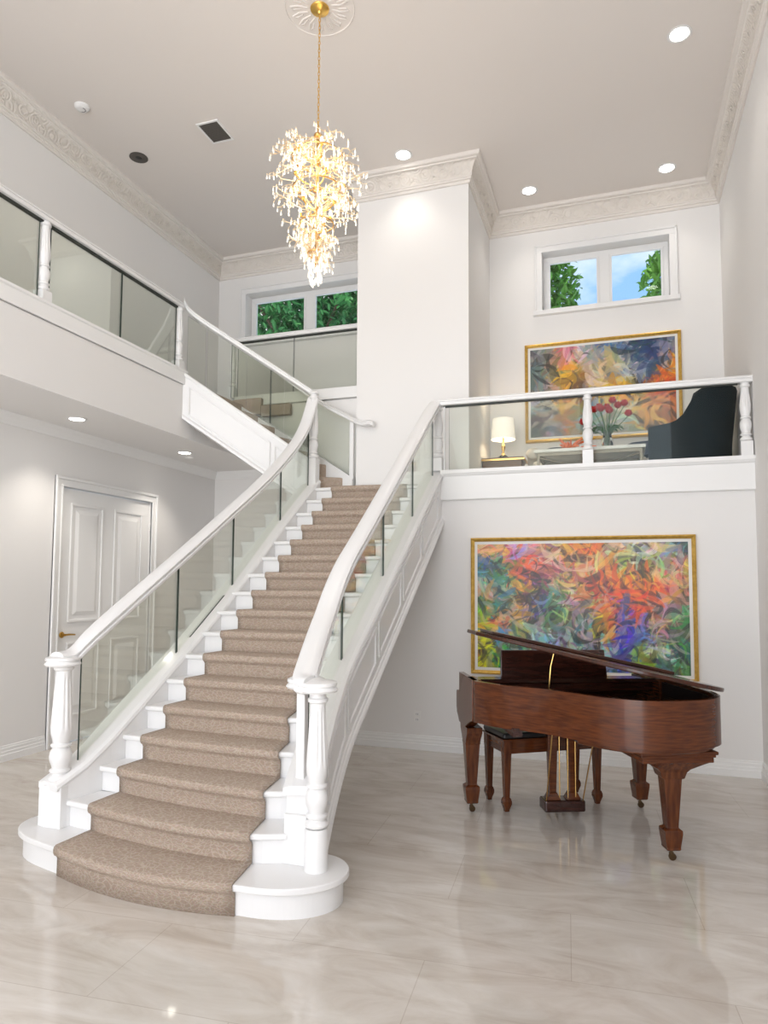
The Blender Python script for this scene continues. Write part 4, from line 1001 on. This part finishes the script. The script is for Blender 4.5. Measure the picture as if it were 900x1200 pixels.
# local frame: +y = facing direction (front), x right
def shell():
    mb = MB(); vs = []; nA = 25; nz = 9; th_ = .07
    def top(a):  # a from -1 (left arm front) to 1
        b = abs(a)
        return float(np.interp(b, [0, .30, .46, .54, .62, .75, 1.0], [.885, .87, .79, .66, .57, .545, .53]))
    def plan(a, off, z):
        b = abs(a); s = 1 if a > 0 else -1
        w = .36-off; 
        if b < .45: ang = b/.45*PI/2; x, y = s*w*math.sin(ang)**.8, -.34+off+(.20)*(1-math.cos(ang))
        else: x, y = s*w, lerp(-.14+off*.0, .30, (b-.45)/.55)
        lean = -.13*max(0, (z-.35))*max(0, 1-b/.6)
        return x*(1+.06*(z-.4)), y+lean
    for i in range(nA):
        a = -1+2*i/(nA-1); zt = top(a)
        for j in range(nz): z = lerp(.14, zt, j/(nz-1)); x, y = plan(a, 0, z); vs.append((x, y, z))
        for j in range(nz): z = lerp(zt, .30, j/(nz-1)); x, y = plan(a, th_, z); vs.append((x, y, z))
    k = 2*nz; fs = []
    for i in range(nA-1):
        for q in range(k): fs.append((i*k+q, i*k+(q+1) % k, (i+1)*k+(q+1) % k, (i+1)*k+q))
    fs += [tuple(range(k)), tuple(range((nA-1)*k, nA*k))[::-1]]
    return mb.add(vs, fs)
shell().build('backrest', 'velvet', ac, smooth=True, bevel=.018, seg=3)
MB().box(-.30, .30, -.26, .32, .14, .34).build('seat_base', 'velvet', ac, bevel=.02)
MB().box(-.285, .285, -.24, .34, .34, .46).build('seat_cushion', 'velvet', ac, bevel=.045, seg=4)
for sx in (-1, 1):
    for y in (-.22, .26): taper(MB(), sx*.27, y, 0, .15, .014, .024).build('leg', 'walnut_dark', ac)
# coffee table: marble top on a metal frame (two nested tops)
ct = thing('coffee_table', 'low table with white marble top and metal frame under the tulip vase', 'table', (-.27, 7.36, L1))
MB().box(-.53, .53, -.30, .30, .318, .352).build('tabletop', 'table_marble', ct, bevel=.005)
mb = MB(); mb.box(-.50, .50, -.28, -.255, .285, .318); mb.box(-.50, .50, .255, .28, .285, .318); mb.box(-.50, -.475, -.255, .255, .285, .318); mb.box(.475, .50, -.255, .255, .285, .318)
mb.build('frame', 'table_metal', ct)
for sx in (-1, 1):
    for sy in (-1, 1): MB().box(sx*.4875-.0125, sx*.4875+.0125, sy*.2675-.0125, sy*.2675+.0125, 0, .285).build('leg', 'table_metal', ct)
mb = MB(); mb.tube([(-.48, -.2675, .02), (.48, -.2675, .27)], .008, 6); mb.tube([(-.48, -.2675, .27), (.48, -.2675, .02)], .008, 6); mb.build('cross_brace', 'table_metal', ct)
# vase of tulips
VZ = L1+.352; vs_ = thing('glass_vase', 'clear glass vase on the marble table holding red tulips', 'vase', (-.095, 7.30, VZ))
MB().lathe([(.034, 0), (.046, .02), (.058, .06), (.056, .10), (.042, .135), (.034, .16), (.042, .185), (.044, .187), (.036, .165), (.045, .135), (.052, .10), (.052, .06), (.04, .022), (.001, .012)], (0, 0, 0), 28).build('vessel', 'vase_glass', vs_, smooth=True)
MB().lathe([(.001, .014), (.040, .024), (.050, .06), (.050, .085), (.001, .086)], (0, 0, 0), 20).build('water', 'vase_glass', vs_, smooth=True)
heads = [(-.155, .265), (-.10, .315), (-.045, .300), (.0, .335), (.045, .365), (.085, .335), (.135, .325), (.165, .255), (-.19, .215), (.02, .27), (-.06, .345)]
TL = ['red tulip low on the left side of the vase, behind the railing post', 'red tulip second from the left, partly behind the railing post', 'red tulip left of the middle stems, leaning slightly forward', 'red tulip just left of the tallest bloom',
      'tallest red tulip bloom at the top middle of the bunch', 'upper red tulip just right of the tallest bloom', 'red tulip at the upper right edge of the bunch', 'lowest red tulip drooping at the right edge of the bunch',
      'lowest red tulip drooping at the left edge of the bunch', 'red tulip low in the middle of the bunch, nearest the railing', 'upper red tulip left of the tallest bloom, towards the painting']
for i, (hx, hz_) in enumerate(heads):
    hx *= 1.25; hz_ = hz_*1.22+.03
    hy = (-.09, .05, -.05, .08, -.03, .03, -.08, 0, .04, -.10, .1)[i]
    t_ = thing('red_tulip', TL[i], 'flower', (-.095, 7.30, VZ), 0, 'red tulips in the vase')
    mb = MB(); mb.tube([(hx*.05, hy*.05, .02), (hx*.12, hy*.12, .15), (hx*.55, hy*.55, hz_*.72), (hx, hy, hz_)], [.0038]*4, 6); mb.build('stem', 'stem_green', t_, smooth=True)
    mb = MB()
    for q in range(6):
        a = q*PI/3+i; c_, s_ = math.cos(a), math.sin(a); vs = []; 
        for j in range(6):
            tt = j/5; rr_ = .035*math.sin(min(1, tt*1.15+.15)*PI*.72); ww = .025*math.sin(PI*(tt*.82+.12)); zz_ = -.006+.064*tt
            for k_ in (-1, -.4, .4, 1): vs.append((hx+c_*rr_*(1-.12*k_*k_)-s_*ww*k_, hy+s_*rr_*(1-.12*k_*k_)+c_*ww*k_, hz_+zz_))
        fs = [(j*4+k_, j*4+k_+1, (j+1)*4+k_+1, (j+1)*4+k_) for j in range(5) for k_ in range(3)]; mb.add(vs, fs)
    o = mb.build('bloom', 'tulip_red', t_, smooth=True); sm = o.modifiers.new('thick', 'SOLIDIFY'); sm.thickness = .002
    mb = MB()
    for q in range(2):
        a = rg.random()*6.28; vs = []; l_ = rg.uniform(.12, .20)
        for j in range(7):
            tt = j/6; w_ = .016*math.sin(PI*(tt*.92+.06)); ro = .02+l_*tt*.8; zz_ = .16+.16*tt-.12*tt*tt*tt
            for k_ in (-1, 0, 1): vs.append((ro*math.cos(a)-math.sin(a)*w_*k_, ro*math.sin(a)+math.cos(a)*w_*k_, zz_+(.006 if k_ else 0)))
        mb.add(vs, [(j*3+k_, j*3+k_+1, (j+1)*3+k_+1, (j+1)*3+k_) for j in range(6) for k_ in range(2)])
    o = mb.build('leaf', 'stem_green', t_, smooth=True); sm = o.modifiers.new('thick', 'SOLIDIFY'); sm.thickness = .0015
# orange coral-like ornament and book
og = thing('orange_ornament', 'bright orange branching glass ornament on the left part of the low table', 'ornament', (-.46, 7.28, VZ))
mb = MB()
for i in range(13):
    a = i*2*PI/13; l_ = rg.uniform(.07, .15); mb.tube([(0, 0, .012), (l_*.5*math.cos(a), l_*.35*math.sin(a), .03+rg.uniform(0, .03)), (l_*math.cos(a), l_*.6*math.sin(a), .015+rg.uniform(0, .09))], [.014, .011, .005], 7)
mb.sphere((0, 0, .02), .035, 12, 8, (1.3, 1, .6)); mb.v = [(a*1.2, b*1.2, c*1.6) for a, b, c in mb.v]; mb.build('branches', 'orange_glaze', og, smooth=True)
bk_ = tag(MB().box(-.075, .075, -.05, .05, 0, .022).build('book', 'orange_glaze', None, bevel=.003), 'small closed orange book lying on the marble table by the railing post', 'book'); bk_.location = (-.27, 7.18, VZ)
# cushions
def cushion(label, loc, s, m_, rot):
    mb = MB(); n = 12; vs = []; fs = []
    for sd_ in (1, -1):
        b0 = len(vs)
        for i in range(n+1):
            for j in range(n+1):
                u, v = -1+2*i/n, -1+2*j/n; e = (1-u**4)*(1-v**4); pinch = 1-.07*(abs(u)*abs(v))
                vs.append((u*s*pinch, sd_*.075*e**.6, v*s*pinch))
        for i in range(n):
            for j in range(n):
                q = (b0+i*(n+1)+j, b0+(i+1)*(n+1)+j, b0+(i+1)*(n+1)+j+1, b0+i*(n+1)+j+1); fs.append(q if sd_ > 0 else q[::-1])
    mb.add(vs, fs); o = mb.build('cushion', m_, None, smooth=True); o.location = loc; o.rotation_euler = rot; tag(o, label, 'cushion', None); return o
# cream tufted sofa along the back wall
sf = thing('sofa', 'low cream upholstered sofa against the loft back wall behind the table', 'sofa', (-.30, 8.02, L1))
MB().box(-.60, .60, -.28, .26, .08, .36).build('seat', 'cream_fabric', sf, bevel=.05, seg=4)
MB().box(-.60, .60, .12, .28, .30, .50).build('backrest', 'cream_fabric', sf, bevel=.06, seg=4)
for sx in (-1, 1):
    for sy in (-1, 1): MB().lathe([(.014, 0), (.022, .09)], (sx*.52, sy*.22, 0), 10).build('leg', 'walnut_dark', sf)
mb = MB()
for i in range(7):   # rounded channel-tufted arm at the left end
    a = lerp(-.25, PI*.55, i/6); mb.sphere((-.60+.0, -.10+.16*math.cos(a)*.9-.02, .34+.13*math.sin(a)), .075, 12, 8, (1.1, .75, .9))
mb.build('arm', 'cream_fabric', sf, smooth=True)
cushion('flat navy cushion on the cream sofa at its left, beside the orange ornament', (-.62, 7.98, L1+.46), .17, 'navy_fabric', (math.radians(-70), 0, .2))
cushion('flat navy cushion on the cream sofa near the armchair', (.22, 7.98, L1+.46), .18, 'navy_fabric', (math.radians(-62), 0, -.3))
# side table and lamp
st = thing('side_table', 'small dark wooden side table with gilt edge under the lamp', 'side table', (-1.24, 7.93, L1))
MB().box(-.25, .25, -.17, .17, .395, .425).build('tabletop', 'side_wood', st, bevel=.005)
mb = MB(); mb.box(-.255, .255, -.176, -.170, .39, .41); mb.box(-.255, -.249, -.17, .17, .39, .41); mb.box(.249, .255, -.17, .17, .39, .41); mb.build('gilt_edge', 'brass', st)
MB().box(-.22, .22, -.15, .15, .30, .395).build('drawer', 'side_wood', st, bevel=.004)
for sx in (-1, 1):
    for sy in (-1, 1): taper(MB(), sx*.215, sy*.135, 0, .31, .010, .018).build('leg', 'side_wood', st)
lp = thing('table_lamp', 'brass table lamp with white drum shade on the dark side table', 'lamp', (-1.245, 7.93, L1+.425))
MB().box(-.075, .075, -.05, .05, 0, .022).build('base', 'lamp_black', lp, bevel=.006)
MB().lathe([(.05, .022), (.055, .03), (.045, .045), (.025, .05)], (0, 0, 0), 24).build('foot', 'lamp_black', lp, smooth=True)
MB().lathe([(.028, .048), (.030, .056), (.016, .07), (.013, .10), (.022, .13), (.026, .15), (.018, .17), (.012, .19), (.010, .24), (.016, .25), (.009, .26), (.009, .32)], (0, 0, 0), 24).build('stem', 'brass', lp, smooth=True)
mb = MB(); n_ = 40
o1 = [(.138, .235), (.118, .475)]; vs = []
for r_, z_ in ((.138, .235), (.118, .475), (.116, .475), (.136, .235)):
    for i in range(n_): a = 2*PI*i/n_; vs.append((r_*math.cos(a), r_*math.sin(a), z_))
mb.add(vs, [(j*n_+i, j*n_+(i+1) % n_, ((j+1) % 4)*n_+(i+1) % n_, ((j+1) % 4)*n_+i) for j in range(4) for i in range(n_)]).build('lamp_shade', 'shade', lp, smooth=True)
d = bpy.data.lights.new('lamp_bulb', 'POINT'); d.energy = 3; d.color = (1, .85, .65); d.shadow_soft_size = .03
o = bpy.data.objects.new('lamp_bulb', d); C.objects.link(o); o.parent = lp; o.location = (0, 0, .34)

# ------------------------------------------------------------------ trees outside
def tree(label, base, h, blobs, n, ml, seed, branches=()):
    rg_ = random.Random(seed); tr = thing('leafy_tree', label, 'tree', base)
    mb = MB()
    for (c, r) in blobs:
        for i in range(n):
            while True:
                v = Vector((rg_.uniform(-1, 1), rg_.uniform(-1, 1), rg_.uniform(-1, 1)))
                if v.length < 1: break
            p = Vector(c)+Vector((v.x*r[0], v.y*r[1], v.z*r[2])); s = rg_.uniform(.055, .11)
            M_ = Matrix.Rotation(rg_.uniform(0, 6.3), 3, 'Z') @ Matrix.Rotation(rg_.uniform(-1.1, 1.1), 3, 'X') @ Matrix.Rotation(rg_.uniform(-.8, .8), 3, 'Y')
            lf = [(0, -1, 0), (.33, -.45, .08), (.36, .2, .10), (0, 1, -.05), (-.36, .2, .10), (-.33, -.45, .08), (0, -.1, -.03)]
            mb.add([p+M_ @ (Vector(q)*s) for q in lf], [(0, 1, 6), (1, 2, 6), (2, 3, 6), (3, 4, 6), (4, 5, 6), (5, 0, 6)], i % 2)
    mb.build('foliage', [ml, ml], tr, recalc=False)
    mb = MB(); mb.tube([(0, 0, 0), (.1, 0, h*.4), (0, .1, h*.8)], [.18, .14, .06], 8)
    for b_ in branches: mb.tube(b_, [.04, .03, .02], 7)
    mb.build('trunk', 'bark', tr, smooth=True)
# base coordinates: blobs relative to base
tree('dense bright green tree filling the view through the hallway window', (-5.4, 11.2, 0), 6.5, [((0, 0, 7.0), (2.1, 1.2, 2.2)), ((1.2, .8, 6.8), (1.6, 1.2, 2.2)), ((-1.0, 1.0, 6.8), (1.6, 1.2, 2.4)), ((0, 1.6, 6.2), (2.6, .8, 2.0))], 5200, 'leaf_b', 1,
     [[(0, .3, 5.0), (.6, -.2, 6.2), (1.2, -.3, 7.3)], [(0, .3, 5.4), (-.7, -.2, 6.6), (-1.1, -.4, 7.6)]])
tree('leafy tree seen in the left pane of the loft window', (-1.42, 11.0, 0), 6.6, [((0, 0, 6.6), (.85, .8, 1.3)), ((.35, .2, 7.25), (.62, .5, .55)), ((.42, .1, 6.3), (.5, .5, .55))], 750, 'leaf_a', 2, [[(0, 0, 5.6), (.3, -.1, 6.4), (.7, -.1, 7.1)]])
tree('tree with dark branches seen in the right pane of the loft window', (1.12, 10.8, 0), 6.6, [((0, 0, 6.6), (.62, .6, .95)), ((-.35, .1, 6.25), (.42, .4, .42)), ((-.1, 0, 7.2), (.5, .4, .45))], 420, 'leaf_a', 3, [[(.3, 0, 6.5), (-.1, -.1, 7.0), (-.7, -.1, 7.45)], [(.1, 0, 6.2), (-.2, -.1, 6.6), (-.5, -.1, 6.8)]])
